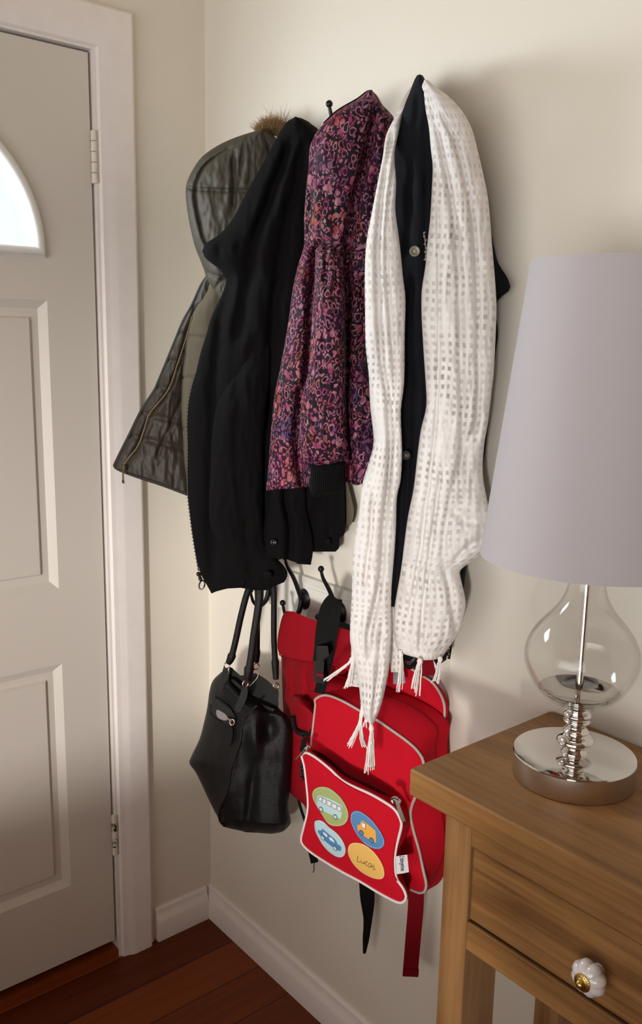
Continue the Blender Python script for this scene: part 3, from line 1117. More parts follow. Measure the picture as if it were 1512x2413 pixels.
drape('body', M['fleece'], fle, fl_l, fl_r, [(0, 276), (.5, 274), (1, 278)], [(0, 1399), (.08, 1394), (.25, 1387), (.46, 1385), (.6, 1340), (.78, 1300), (1, 1300)], FL, .05, .03,
      [([(700, 290), (660, 400), (610, 540), (585, 660), (560, 800)], .014, 16, 300, 820), ([(720, 300), (690, 450), (660, 600), (640, 800), (622, 950), (620, 1150)], .018, 16, 320, 1250),
       ([(545, 650), (520, 760), (505, 900), (500, 1100), (500, 1300)], .016, 14, 640, 1390), ([(690, 320), (640, 460), (600, 560)], .010, 12, 320, 580),
       ([(640, 1000), (690, 1160), (700, 1300)], .014, 14, 900, 1340), ([(740, 500), (720, 700), (700, 900)], .012, 14, 450, 950)], rough=.006, nv=130, nu=64, gap=.036)
# near sleeve with its cuff
drape('sleeve', M['fleece'], fle, [(600, 760), (570, 830), (540, 900), (513, 950), (500, 1020), (497, 1090), (492, 1215), (505, 1260), (530, 1310), (552, 1360), (560, 1386)],
      [(640, 760), (640, 860), (628, 960), (620, 1050), (620, 1150), (622, 1250), (628, 1290), (670, 1335), (676, 1360), (660, 1383)],
      [(0, 770), (1, 760)], [(0, 1384), (.4, 1391), (.7, 1391), (1, 1372)], FL, .030, .02, [([(560, 860), (560, 1100), (590, 1300)], .006, 14, 800, 1380)],
      rough=.006, offl=[(.018, 760), (.044, 960), (.042, 1390)], offr=[(.012, 760), (.046, 960), (.045, 1390)], endround=.2)
drape('sleeve', M['fleece'], fle, [(640, 1090), (634, 1150), (629, 1210), (625, 1270), (624, 1314), (650, 1322), (678, 1331)], [(700, 1090), (720, 1150), (722, 1200), (735, 1260), (737, 1300), (732, 1332), (735, 1335)],
      [(0, 1095), (1, 1095)], [(0, 1314), (.45, 1318), (.5, 1329), (1, 1331)], FL, .020, .014, [([(676, 1100), (672, 1180), (684, 1240), (680, 1330)], .018, 9, 1090, 1400)],
      rough=.004, offl=[(.052, 760), (.052, 1390)], offr=[(.050, 760), (.050, 1390)])
zip_teeth('zipper', fle, [(478, 588), (484, 606), (504, 623), (522, 637), (533, 657)], FL, .002, pitch=.0036, size=.0014)
zip_teeth('zipper', fle, [(461, 880), (452, 910), (444, 950), (441, 998), (442, 1056), (442, 1153), (448, 1214), (456, 1273), (468, 1345)], FL, .003, pitch=.0036)
zip_teeth('zipper', fle, [(812, 1203), (810, 1258)], FL, .012, pitch=.0036)
w = MB()
c = R(472, 1362, FL, .006)
ux, uz = RX, -DN
for (a, b, r_) in ((-.004, .008, .0045), (.0, -.002, .004)):
    w.ball(c + ux * a + uz * b, r_, sq=(1, 1, 1))
P = [c + ux * (.003 + .0055 * cos(a) + .0015 * sin(a)) + uz * (-.014 + .009 * sin(a)) for a in [2 * pi * k / 18 for k in range(18)]]
w.tube(P, .0016, 8, closed=True)
w.tube([c + ux * -.003 + uz * .01, c + uz * -.004], .0035, 8)
w.build('zip_pull', M['black_zip'], fle)


def disc(name, material, parent, x, y, plane, d, r, dome=.0015, hole=False):
    c = R(x, y, plane, d)
    n = (CAM - c)
    n.z *= .4
    n.normalize()
    q = n.to_track_quat('Z', 'Y')
    w = MB()
    pr = [(0, dome * 1.3), (r * .3, dome * 1.2), (r * .38, dome * .4), (r * .62, dome * .5), (r * .75, dome), (r * .92, dome * .8), (r, 0), (r, -.004), (0, -.004)] if hole else \
        [(0, dome), (r * .6, dome * .9), (r * .9, dome * .5), (r, 0), (r, -.004), (0, -.004)]
    w.lathe(pr, (0, 0, 0), 24)
    w.v = [c + q @ p for p in w.v]
    return w.build(name, material, parent, angle=50)


disc('snap_button', M['black_zip'], fle, 645, 1278, FL, .074, .0065, hole=True)
disc('snap_button', M['rib'], fle, 631, 1355, FL, .076, .0075)
disc('snap_button', M['rib'], fle, 772, 1276, FL, .040, .0065)

# ------------------------------------------------------------------ purple leopard jacket
PU = ((0.614, -0.115), math.radians(42))
pur = thing('leopard_jacket', 'puffy purple and pink leopard print jacket with black knitted cuff', 'jacket', (0.614, -0.11, 1.87))
pu_l = [(864, 216), (841, 234), (806, 254), (785, 269), (759, 295), (742, 316), (729, 351), (727, 394), (720, 454), (716, 527), (716, 578), (703, 621), (690, 677), (682, 737), (671, 806), (655, 890), (647, 927), (639, 1000), (634, 1073), (628, 1142), (627, 1160)]
pu_r = [(877, 214), (889, 226), (901, 247), (918, 265), (930, 290), (936, 400), (930, 560), (905, 700), (880, 800), (864, 850), (874, 880), (886, 914), (892, 962), (888, 1013), (901, 1056), (916, 1082), (914, 1108), (910, 1126)]
drape('body', M['leopard'], pur, pu_l, pu_r, [(0, 217), (.5, 212), (1, 216)], [(0, 1156), (.2, 1151), (.36, 1147), (.66, 1136), (.75, 1144), (.9, 1133), (1, 1123)], PU, .055, .035,
      [([(752, 560), (742, 640), (733, 772), (725, 900), (712, 914), (703, 1022), (706, 1091), (716, 1150)], .040, 13, 560, 1300),
       ([(884, 250), (858, 400), (841, 449), (824, 557), (817, 643), (816, 900), (815, 936), (817, 1022), (824, 1091), (826, 1140)], .034, 12, 240, 1300),
       ([(742, 330), (735, 400), (730, 520), (724, 580)], .012, 9, 330, 590)], rough=.006, nscale=14, nv=140, nu=80,
      offl=[(0, 200), (0, 560), (.01, 700), (.0, 1150)], offr=[(0, 200), (-.02, 400), (-.03, 700), (-.005, 860), (.015, 960), (.02, 1120)])
drape('sleeve', M['leopard'], pur, [(742, 565), (742, 640), (733, 772), (725, 880), (712, 930), (704, 1022), (708, 1085), (724, 1104)], [(800, 565), (812, 643), (814, 800), (815, 936), (817, 1022), (823, 1070), (816, 1100)],
      [(0, 590), (.25, 572), (.6, 568), (1, 590)], [(0, 1092), (.3, 1106), (.6, 1104), (1, 1088)], PU, .045, .03,
      [([(770, 560), (768, 640), (765, 700)], .010, 7, 540, 700), ([(790, 560), (792, 640), (792, 700)], .008, 7, 540, 690)], rough=.007, nscale=16,
      offl=[(.030, 560), (.050, 700), (.052, 1100)], offr=[(.034, 560), (.054, 700), (.058, 1100)], endround=.06)


def ribs(s, t, x, y):
    return .0016 * sin(s * 2 * pi * 17)


drape('cuff', M['rib'], pur, [(727, 1085), (731, 1110), (729, 1150), (733, 1172), (736, 1174)], [(811, 1085), (813, 1110), (815, 1151), (818, 1155), (818, 1160)], [(0, 1088), (1, 1084)], [(0, 1166), (.1, 1172), (.5, 1165), (1, 1152)],
      PU, .028, .02, [([(720, 1140), (770, 1143), (830, 1130)], .0, 10, 0, 1)], rough=.002, offl=[(.058, 1080), (.058, 1170)], offr=[(.062, 1080), (.062, 1170)], extra=ribs, nu=110, endround=.15)
pu_edge = [(860, 838), (866, 858), (876, 885), (886, 914), (892, 962), (888, 1013), (901, 1056), (916, 1082), (914, 1108)]
zp = [R(x, y, PU, interp([(-.005, 860), (.015, 960), (.02, 1120)], y) + .001) for x, y in pu_edge]
wz = MB()
pp = resample(smooth([tuple(p) for p in zp], 6), 76, closed=False)
wz.tube(pp, .0022, 6)
for i, p in enumerate(pp):
    wz.ball(p + RX * .0022, .0019, 6, 4)
wz.build('zipper', M['black_zip'], pur, angle=60)
hem = MB()
hp = [R(x, y, PU, .012 + .03 * (max(0, 1 - (2 * (x - 627) / 284 - 1) ** 2)) ** .5 * .5) for x, y in smooth([(864, 217), (841, 233), (806, 253), (785, 268)], 4)]
hem.tube([R(x, y, PU, .002) for x, y in smooth([(877, 214), (864, 216), (841, 233), (806, 253), (785, 268), (762, 291)], 4)], .0014, 8).build('collar_edge', M['rib'], pur)

# ------------------------------------------------------------------ navy coat
NV = ((0.735, -0.105), math.radians(33))
nav = thing('navy_coat', 'long navy black coat with metal snaps, hanging under the white scarf', 'coat', (0.735, -0.1, 1.88))
nv_l = [(984, 176), (978, 183), (965, 217), (950, 256), (937, 308), (926, 363), (918, 450), (910, 600), (912, 800), (918, 1000), (916, 1200), (912, 1350), (918, 1440), (940, 1500), (950, 1560)]
nv_r = [(994, 176), (1001, 187), (1020, 230), (1060, 300), (1105, 380), (1140, 460), (1157, 548), (1172, 617), (1193, 651), (1202, 677), (1197, 687), (1172, 708), (1168, 740), (1173, 780), (1168, 830), (1150, 1000), (1125, 1200), (1098, 1340), (1090, 1400), (1062, 1500), (1050, 1560)]
drape('body', M['navy'], nav, nv_l, nv_r, [(0, 177), (.5, 175), (1, 178)], [(0, 1556), (.18, 1558), (.35, 1540), (.6, 1540), (.8, 1570), (1, 1555)], NV, .045, .04,
      [([(988, 190), (975, 320), (966, 450), (962, 560)], .007, 9, 190, 620), ([(975, 600), (968, 800), (962, 1100), (950, 1400)], .010, 9, 640, 1500), ([(1005, 300), (1010, 900)], .010, 14, 260, 1500)],
      rough=.005, nv=130, gap=.03)
disc('snap_button', M['snap'], nav, 977, 592, NV, .048, .0085, hole=True)
disc('snap_button', M['dark_snap'], nav, 957, 1073, NV, .048, .0075, hole=True)
zip_teeth('zipper', nav, [(998, 548), (1001, 562), (1003, 590), (1002, 612)], NV, .052, material=M['snap'], pitch=.0046, size=.0016)
w = MB()
P = [R(x, y, NV, .0, .025) for x, y in [(1056, 1500), (1058, 1525), (1057, 1552)]]
w.ribbon(P, RX, [.010, .009, .004], .004)
w.build('zip_end', M['navy'], nav)
zip_teeth('zipper', nav, [(1055, 1515), (1056, 1532), (1056, 1548)], NV, .004, material=M['silver'], pitch=.004, size=.0012)

# ------------------------------------------------------------------ white scarf
SF = ((0.735, -0.182), math.radians(33))
scf = thing('scarf', 'long white open weave cotton scarf with knotted tassels, slung over the navy coat', 'scarf', (0.735, -0.16, 1.87))
l_l = [(950, 250), (927, 282), (909, 320), (901, 372), (888, 436), (875, 505), (862, 578), (859, 664), (860, 750), (861, 815), (868, 880), (872, 960), (880, 1040), (868, 1090), (853, 1142), (845, 1215), (834, 1280), (830, 1344), (828, 1409), (824, 1486), (826, 1520), (838, 1570), (846, 1622), (852, 1679), (868, 1706)]
l_r = [(956, 250), (940, 308), (929, 363), (933, 428), (931, 492), (938, 548), (944, 600), (949, 651), (955, 707), (953, 793), (952, 900), (944, 970), (947, 1056), (944, 1129), (935, 1172), (933, 1237), (929, 1301), (922, 1387), (921, 1450), (921, 1500), (918, 1560), (912, 1600), (898, 1662), (880, 1706)]
drape('short_end', M['scarf'], scf, l_l, l_r, [(0, 252), (1, 250)], [(0, 1700), (.5, 1710), (1, 1704)], SF, .030, .018,
      [([(925, 300), (905, 420), (890, 560), (890, 700), (900, 850), (915, 950), (918, 1100), (905, 1220), (900, 1330), (890, 1400), (868, 1500)], .022, 8, 290, 1560),
       ([(940, 330), (918, 450), (910, 600), (920, 760), (930, 900)], .010, 6, 330, 960), ([(880, 1130), (870, 1300), (850, 1430), (850, 1500)], .008, 6, 1120, 1560),
       ([(930, 1000), (920, 1080), (912, 1180)], .010, 6, 980, 1250), ([(900, 1480), (890, 1600), (876, 1700)], .009, 7, 1450, 1720)],
      rough=.005, nscale=16, nv=170, nu=60, uvw=.085, offl=[(-.090, 250), (-.055, 300), (-.012, 380), (0, 450), (0, 800), (-.03, 900), (-.03, 1100), (0, 1200), (.02, 1500), (.03, 1700)], offr=[(-.095, 250), (-.060, 300), (-.012, 380), (0, 450), (0, 1200), (.02, 1500), (.03, 1700)])
drape('short_end_under_layer', M['scarf'], scf, [(824, 1470), (827, 1530), (824, 1580), (820, 1618), (824, 1625)], [(900, 1470), (905, 1530), (900, 1580), (880, 1612), (876, 1625)], [(0, 1470), (1, 1470)], [(0, 1616), (.5, 1620), (1, 1612)],
      SF, .012, .010, [([(850, 1480), (845, 1600)], .008, 6, 1470, 1640)], rough=.004, nv=30, nu=30, uvw=.062, offl=[(.0, 1470), (.004, 1620)], offr=[(-.004, 1470), (.002, 1620)])
drape('short_end_back_fold', M['scarf'], scf, [(918, 1430), (917, 1500), (919, 1560), (921, 1586)], [(930, 1430), (944, 1500), (949, 1560), (951, 1586)], [(0, 1430), (1, 1430)], [(0, 1584), (1, 1584)],
      SF, .008, .006, (), rough=.002, nv=24, nu=16, uvw=.03, offl=[(-.01, 1400)], offr=[(-.01, 1400)])
r_l = [(998, 190), (998, 213), (1002, 256), (1010, 299), (1015, 355), (1019, 394), (1017, 445), (1013, 514), (1006, 578), (1002, 626), (993, 686), (993, 750), (998, 836), (1002, 896), (1004, 957), (991, 1013), (983, 1073), (974, 1151), (961, 1215), (952, 1280), (944, 1344), (933, 1405), (927, 1447), (928, 1494), (938, 1534), (960, 1550)]
r_r = [(1004, 190), (1025, 205), (1051, 222), (1086, 258), (1111, 303), (1124, 350), (1137, 406), (1150, 471), (1159, 578), (1169, 707), (1167, 800), (1163, 879), (1159, 914), (1150, 992), (1140, 1052), (1137, 1116), (1146, 1172), (1154, 1215), (1150, 1270), (1138, 1304), (1104, 1328), (1084, 1344), (1086, 1366), (1097, 1418), (1092, 1452), (1079, 1494), (1060, 1522), (1040, 1551)]


def hemfold(s, t, x, y):
    d = 0
    for pth, dep, wd in (([(1040, 1180), (1090, 1220), (1150, 1235)], .012, 14), ([(1060, 1330), (1100, 1290), (1150, 1265)], .012, 10)):
        if pth[0][0] < x:
            d -= dep * exp(-((y - interp(pth, x, 1)) / wd) ** 2) * min(1, (x - pth[0][0]) / 30)
    return d


drape('long_end', M['scarf'], scf, r_l, r_r, [(0, 191), (.4, 187), (1, 192)], [(0, 1538), (.15, 1546), (.45, 1556), (.75, 1555), (1, 1550)], SF, .040, .022,
      [([(1003, 200), (1035, 330), (1062, 460), (1080, 620), (1085, 800), (1090, 1000), (1085, 1150)], .018, 9, 220, 1200),
       ([(1010, 215), (1070, 330), (1100, 440), (1118, 560), (1125, 720), (1128, 900), (1122, 1000)], .014, 7, 250, 1050),
       ([(1030, 420), (1035, 700), (1030, 960), (1015, 1100), (990, 1300), (965, 1450)], .010, 6, 380, 1500),
       ([(1130, 980), (1095, 1060), (1060, 1180), (1045, 1300), (1060, 1400), (1075, 1480)], .010, 8, 960, 1520),
       ([(1040, 1100), (1020, 1250), (1000, 1400), (990, 1520)], .012, 6, 1080, 1560)],
      rough=.006, nscale=13, nv=190, nu=84, uvw=.125, gap=.05, extra=hemfold, offr=[(0, 190), (0, 1100), (.015, 1220), (0, 1350), (0, 1600)], offl=[(0, 190), (0, 1400), (.01, 1560)])


MB().tube([R(x, y, SF, d) for x, y, d in smooth([(944, 272, -.080), (956, 245, -.095), (975, 214, -.110), (992, 202, -.085), (1004, 202, -.030), (1010, 212, -.004)], 5)], .0075, 12).build('neck_loop', M['tassel'], scf)


def tassel(pts, r0, spread, plane, d, n=12):
    """knot, then a spray of threads"""
    path = [R(x, y, plane, d) for x, y in smooth(pts, 5)]
    w = MB()
    m = len(path)
    k = max(2, m // 5)
    w.tube(path[:k + 1], [r0 * .6] + [r0 * .7] * (k - 1) + [r0 * .8], 8)
    w.ball(path[k], r0 * .98, 10, 6, sq=(1, 1, 1.3))
    rs = random.Random(len(pts) + int(pts[0][0]))
    side = RX
    for i in range(n):
        a = 2 * pi * i / n + rs.random()
        ra = sqrt(rs.random())
        off = (side * cos(a) + FW * sin(a)) * ra
        cut = m - rs.randint(0, max(1, m // 7))
        P, rr = [], []
        for j in range(k, cut):
            q = (j - k) / max(1, m - 1 - k)
            wob = Vector((rs.gauss(0, .0003), rs.gauss(0, .0003), 0))
            P.append(path[j] + off * (r0 * .5 + (spread - r0 * .5) * q ** 1.2) + wob)
            rr.append(.0008)
        if len(P) > 2:
            w.tube(P, rr, 5)
    return w.build('tassel', M['tassel'], scf, angle=80)


tassel([(942, 1532), (945, 1555), (944, 1590), (940, 1630)], .0040, .006, SF, .030)
tassel([(990, 1553), (988, 1565), (984, 1590), (977, 1640)], .0048, .009, SF, .052, 16)
tassel([(1037, 1548), (1036, 1560), (1032, 1585), (1026, 1610)], .0042, .007, SF, .030)
tassel([(832, 1545), (822, 1562), (800, 1580), (766, 1604)], .0032, .007, SF, .020)
tassel([(834, 1520), (832, 1550), (826, 1590), (818, 1622)], .0032, .006, SF, .026, 10)
tassel([(853, 1660), (848, 1700), (834, 1735), (820, 1762)], .0032, .006, SF, .042, 10)
tassel([(856, 1670), (850, 1700), (852, 1740), (860, 1763)], .0028, .006, SF, .044, 9)
tassel([(864, 1695), (861, 1700), (860, 1706), (860, 1714)], .0030, .006, SF, .044, 7)
tassel([(874, 1704), (875, 1730), (873, 1770), (871, 1822)], .0046, .011, SF, .050, 20)

# ------------------------------------------------------------------ handbag
HB = ((0.300, -0.115), math.radians(28))
bag = thing('handbag', 'black pebbled leather handbag hanging by two handles below the black jacket', 'bag', (0.30, -0.1, 0.92))
hb_l = [(530, 1578), (521, 1584), (501, 1604), (493, 1630), (488, 1667), (480, 1704), (470, 1741), (451, 1781), (446, 1799), (462, 1822), (483, 1866), (499, 1900), (512, 1924), (528, 1950), (549, 1958), (560, 1964)]
hb_r = [(600, 1578), (640, 1625), (652, 1641), (656, 1668), (672, 1682), (681, 1694), (688, 1715), (690, 1747), (686, 1826), (681, 1874), (679, 1900), (684, 1927), (685, 1945), (676, 1958), (660, 1964)]
pip = [(610, 1640), (606, 1662), (586, 1681), (571, 1707), (566, 1747), (557, 1773), (544, 1813), (536, 1866), (520, 1900), (516, 1920), (519, 1936), (528, 1946)]


def bagridge(s, t, x, y):
    px_ = interp(pip, y)
    d = .014 * exp(-abs(x - px_) / 26)
    d -= .020 * exp(-((x - 634) / 22) ** 2 - ((y - 1715) / 34) ** 2)
    d += .012 * exp(-((x - 600) / 20) ** 2 - ((y - 1740) / 50) ** 2)
    d -= .010 * exp(-((x - 600 - (1800 - y) * .1) / 13) ** 2) * max(0, min(1, (y - 1780) / 60))
    return d


drape('body', M['leather'], bag, hb_l, hb_r, [(0, 1580), (.3, 1590), (.55, 1640), (.8, 1662), (1, 1662)], [(0, 1948), (.2, 1961), (.5, 1963), (.8, 1965), (.93, 1962), (1, 1938)], HB, .050, .035, (), rough=.0022, nscale=9, power=.5,
      extra=bagridge, nv=110, nu=80, endround=.07, gap=.02)
dz = lambda x, y: .014 * exp(-abs(x - interp(pip, y)) / 26) + .05 * max(0, 1 - (2 * (x - interp(hb_l, y)) / (interp(hb_r, y) - interp(hb_l, y)) - 1) ** 2) ** .5
MB().tube([R(x, y, HB, dz(x, y) + .001) for x, y in smooth(pip[1:], 4)], .0026, 8).build('piping', M['leather'], bag)
# the open top: far rim standing behind the front one, dark inside between them
plate('back_panel', M['suede'], bag, smooth([(540, 1572), (566, 1592), (600, 1586), (640, 1612), (653, 1640), (652, 1668), (600, 1680), (548, 1640)], 3, True), HB, .004, .004)
plate('inner_lining', M['suede'], bag, smooth([(545, 1600), (568, 1617), (572, 1634), (620, 1662), (648, 1672), (620, 1680), (570, 1660), (545, 1630)], 3, True), HB, .022, .003)
# zipped outer pocket
pm = smooth([(507, 1644), (520, 1652), (540, 1668), (554, 1690), (552, 1704), (540, 1708), (515, 1695), (497, 1680), (497, 1662)], 3, True)
plate('pocket_mouth', M['suede'], bag, pm, HB, 0, .001, deep=lambda x, y: dz(x, y) + .002)
pk_lip = [(497, 1662), (496, 1680), (514, 1698), (536, 1709), (552, 1706)]
MB().tube([R(x, y, HB, dz(x, y) + .003) for x, y in smooth(pk_lip, 4)], .0028, 8).build('pocket_lip', M['leather'], bag)
MB().tube([R(x, y, HB, dz(x, y) + .003) for x, y in smooth([(505, 1644), (520, 1652), (540, 1668), (553, 1690)], 4)], .0022, 8).build('pocket_lip', M['leather'], bag)
plate('purse_inside', M['grey_tag'], bag, smooth([(511, 1672), (534, 1686), (532, 1698), (512, 1690)], 3, True), HB, 0, .0008, deep=lambda x, y: dz(x, y) + .004)
ring('zip_ring', M['silver'], bag, R(547, 1702, HB, .067), .0058, .0015, CAM - R(547, 1702, HB, .06), sq=.8)
MB().tube([R(536, 1693, HB, .062), R(546, 1700, HB, .066)], .0026, 8).build('zip_slider', M['silver'], bag)
plate('zip_pull', M['leather'], bag, smooth([(541, 1708), (547, 1711), (548, 1735), (543, 1752), (535, 1758), (527, 1752), (527, 1738), (534, 1716)], 3, True), HB, 0, .003, deep=lambda x, y: dz(x, y) + .004)
nHB = (CAM - R(560, 1600, HB)).normalized()


def handle(pts, d, r, name='handle'):
    path = [R(x, y, HB, dd) for (x, y), dd in zip(pts, d)]
    path = [Vector(p) for p in smooth([tuple(p) for p in path], 6)]
    m = len(path)
    rr = [r * (1 if q < .8 else 1.35 - .4 * (q - .8) / .2) for q in [i / (m - 1) for i in range(m)]]
    return MB().tube(path, rr, 12, flat=(nHB, .75)).build(name, M['leather'], bag, angle=80)


handle([(600, 1368), (584, 1392), (568, 1450), (556, 1505), (546, 1545), (538, 1562)], [.03, .03, .03, .03, .03, .03], .0068)
handle([(606, 1366), (612, 1395), (607, 1440), (598, 1498), (592, 1545), (586, 1580), (583, 1602)], [.045, .045, .05, .055, .058, .06, .06], .0078)
handle([(640, 1362), (645, 1392), (645, 1440), (645, 1500), (648, 1560), (650, 1600)], [.03, .028, .026, .024, .02, .02], .0060)
handle([(602, 1366), (606, 1400), (606, 1460), (606, 1520), (604, 1560)], [.01, .01, .01, .01, .01], .0055)
for x, y, d in ((534, 1568, .034), (578, 1612, .062), (603, 1570, .012), (650, 1617, .022)):
    ring('handle_ring', M['silver'], bag, R(x, y, HB, d), .0068, .0016, (1, -.2, .0), sq=.9)
plate('handle_tab', M['leather'], bag, smooth([(526, 1574), (536, 1576), (538, 1590), (526, 1622), (518, 1628), (514, 1620), (522, 1595)], 3, True), HB, .030, .003, deep=lambda x, y: .012 * (y - 1574) / 50)
plate('handle_tab', M['leather'], bag, smooth([(572, 1618), (583, 1620), (581, 1645), (566, 1676), (556, 1676), (552, 1668), (564, 1640)], 3, True), HB, .060, .003, deep=lambda x, y: .006 * (y - 1618) / 50)
plate('handle_tab', M['leather'], bag, smooth([(646, 1622), (655, 1624), (656, 1645), (650, 1650), (645, 1640)], 3, True), HB, .018, .003)
w = MB()
cp = resample([R(x, y, HB, .02 + .03 * (1610 - y) / -30 if False else .03) for x, y in smooth([(610, 1585), (606, 1597), (598, 1607), (589, 1616)], 6)], 14, closed=False)
for p in cp:
    w.ball(p, .0015, 8, 5)
w.build('chain', M['silver'], bag)

# ------------------------------------------------------------------ rear red satchel backpack
B1 = ((0.42, -0.030), math.radians(-4))
sat = thing('satchel_backpack', 'dark red flap backpack with black buckle strap, hanging behind the other bags', 'backpack', (0.48, -0.05, 0.9))
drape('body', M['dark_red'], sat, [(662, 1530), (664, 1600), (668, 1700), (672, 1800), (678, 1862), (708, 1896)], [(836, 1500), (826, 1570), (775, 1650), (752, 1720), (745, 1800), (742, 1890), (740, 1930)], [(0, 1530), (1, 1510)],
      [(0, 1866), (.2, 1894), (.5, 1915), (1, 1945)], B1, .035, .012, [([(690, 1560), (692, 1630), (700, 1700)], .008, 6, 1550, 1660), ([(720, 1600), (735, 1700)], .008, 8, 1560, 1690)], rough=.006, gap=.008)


def flapdip(s, t, x, y):
    return .02 * t


drape('flap', M['dark_red'], sat, [(676, 1436), (665, 1452), (656, 1490), (653, 1522), (660, 1543), (681, 1554)], [(840, 1480), (846, 1500), (850, 1540), (846, 1590)], [(0, 1440), (.12, 1441), (.55, 1468), (1, 1490)],
      [(0, 1542), (.14, 1554), (.35, 1560), (.6, 1568), (1, 1590)], B1, .016, .010, (), rough=.003, offl=[(.066, 1430), (.050, 1560)], offr=[(.03, 1430), (.035, 1560)], extra=flapdip, gap=.02)
MB().tube([R(x, y, B1, .078) for x, y in smooth([(657, 1541), (664, 1547), (684, 1553), (712, 1559), (738, 1562)], 4)], .0012, 6).build('flap_seam', M['wine'], sat)
drape('front_pocket', M['dark_red'], sat, [(688, 1640), (690, 1690), (697, 1730), (708, 1745)], [(748, 1640), (746, 1690), (744, 1760), (742, 1850)], [(0, 1640), (.3, 1640), (.7, 1655), (1, 1675)], [(0, 1730), (.5, 1732), (1, 1770)],
      B1, .030, .01, [([(700, 1650), (745, 1690), (790, 1740)], .0, 5, 0, 1)], rough=.004, offl=[(.032, 1640)], offr=[(.035, 1640)], endround=.2)
MB().ribbon([R(x, y, B1, .035) for x, y in smooth([(765, 1468), (800, 1478), (835, 1492)], 4)], Vector((0, 1, .3)), .03, .003).build('back_panel', M['webbing'], sat)
sp = smooth([(790, 1410), (782, 1422), (772, 1450), (765, 1490), (762, 1530), (758, 1560)], 4)
MB().ribbon([R(x, y, B1, .082 + .012 * i / len(sp)) for i, (x, y) in enumerate(sp)], RX, [.026 + .008 * min(1, i / 6) for i in range(len(sp))], .004).build('buckle_strap', M['webbing'], sat)
sp = smooth([(793, 1412), (790, 1440), (785, 1470), (778, 1510), (774, 1540), (760, 1600), (752, 1633)], 4)
MB().ribbon([R(x, y, B1, .076 + .010 * i / len(sp)) for i, (x, y) in enumerate(sp)], RX, .020, .003).build('buckle_strap', M['webbing'], sat)
bk = plate('buckle', M['plastic'], sat, [(743, 1522), (772, 1522), (775, 1545), (764, 1550), (762, 1588), (764, 1612), (740, 1607), (738, 1590), (742, 1550)], B1, .096, .008)
plate('buckle_slot', M['dark_red'], bk, [(745, 1586), (762, 1589), (762, 1595), (745, 1592)], B1, .1043, .0006)
MB().tube([R(x, y, B1, .058) for x, y in smooth([(690, 1688), (691, 1705), (698, 1722), (712, 1729), (726, 1728), (738, 1720)], 4)], .0050, 10).build('carry_handle', M['webbing'], sat)
ring('ring', M['black_zip'], sat, R(716, 1734, B1, .062), .0055, .0014, CAM - R(716, 1734, B1), sq=1)
MB().ribbon([R(x, y, B1, .062) for x, y in ((716, 1738), (715, 1755), (712, 1770))], RX, .010, .004).build('zip_pull', M['webbing'], sat)
w = MB()
for i in range(16):
    a = i * 1.3
    w.ball(R(712 + 4 * cos(a) * (.4 + .6 * sin(pi * i / 15)), 1796 + 2.6 * i, B1, .075 + .003 * sin(a)), .0026 + .0012 * (i % 3 == 0), 8, 5)
w.tube([R(712, 1772, B1, .07), R(712, 1798, B1, .075)], .001, 6)
kc = w.build('beaded_charm', M['black_zip'], sat)
MB().ribbon([R(x, y, B1, .02) for x, y in smooth([(700, 1870), (707, 1900), (716, 1928), (724, 1950)], 3)], RX, .006, .003).build('shoulder_strap', M['webbing'], sat)
MB().ribbon([R(x, y, B1, .012) for x, y in smooth([(730, 1990), (737, 2015), (741, 2033)], 3)], RX, .016, .003).build('shoulder_strap', M['webbing'], sat)
MB().tube([R(x, y, B1, .012) for x, y in smooth([(741, 2032), (739, 2042), (740, 2048), (737, 2056)], 3)], .0010, 5).build('loose_thread', M['webbing'], sat)
sp = smooth([(852, 2060), (862, 2080), (866, 2130), (866, 2170), (862, 2210), (858, 2246)], 5)
MB().ribbon([R(x, y, WALL, .035) for x, y in sp], RX, [.027, .027, .027, .027, .027, .0275, .0285, .029, .029, .028, .026, .024, .022, .020, .018, .017, .016, .015, .014, .014, .013, .012, .010, .008, .007, .005][:len(sp)], .003).build('shoulder_strap', M['webbing'], sat)

# ------------------------------------------------------------------ front red backpack
bp2 = thing('school_backpack', 'bright red school backpack with round vehicle stickers, nearest the table', 'backpack', (0.72, -0.08, 0.92))
N = 160
rear = smooth([(752, 1618), (768, 1600), (786, 1590), (860, 1617), (906, 1639), (949, 1656), (991, 1679), (1017, 1701), (1031, 1722), (1025, 1762), (1030, 1850), (1046, 1940), (1048, 2005), (1026, 2060), (1004, 2098), (975, 2096), (850, 2030), (735, 1960), (724, 1900), (730, 1750), (740, 1660)], 4, True)
front = smooth([(743, 1664), (741, 1650), (758, 1639), (778, 1640), (809, 1653), (846, 1674), (886, 1696), (923, 1721), (963, 1750), (986, 1773), (998, 1800), (990, 1850), (968, 1905), (971, 1946), (986, 2000), (997, 2051), (1004, 2086), (995, 2103), (965, 2095), (850, 2040), (740, 1980), (727, 1900), (733, 1760)], 4, True)
rl = resample([R(x, y, WALL, .065) for x, y in rear], N)
fl_ = resample([R(x, y, WALL, .125) for x, y in front], N)
md = [a.lerp(b, .5) for a, b in zip(rl, fl_)]
cc = sum(md, Vector()) / N
md = [p + (p - cc) * .012 for p in md]
bk_ = [p + Vector((0, .03, 0)) for p in rl]
w = MB()
w.loft([bk_, rl, md, fl_], True, False)
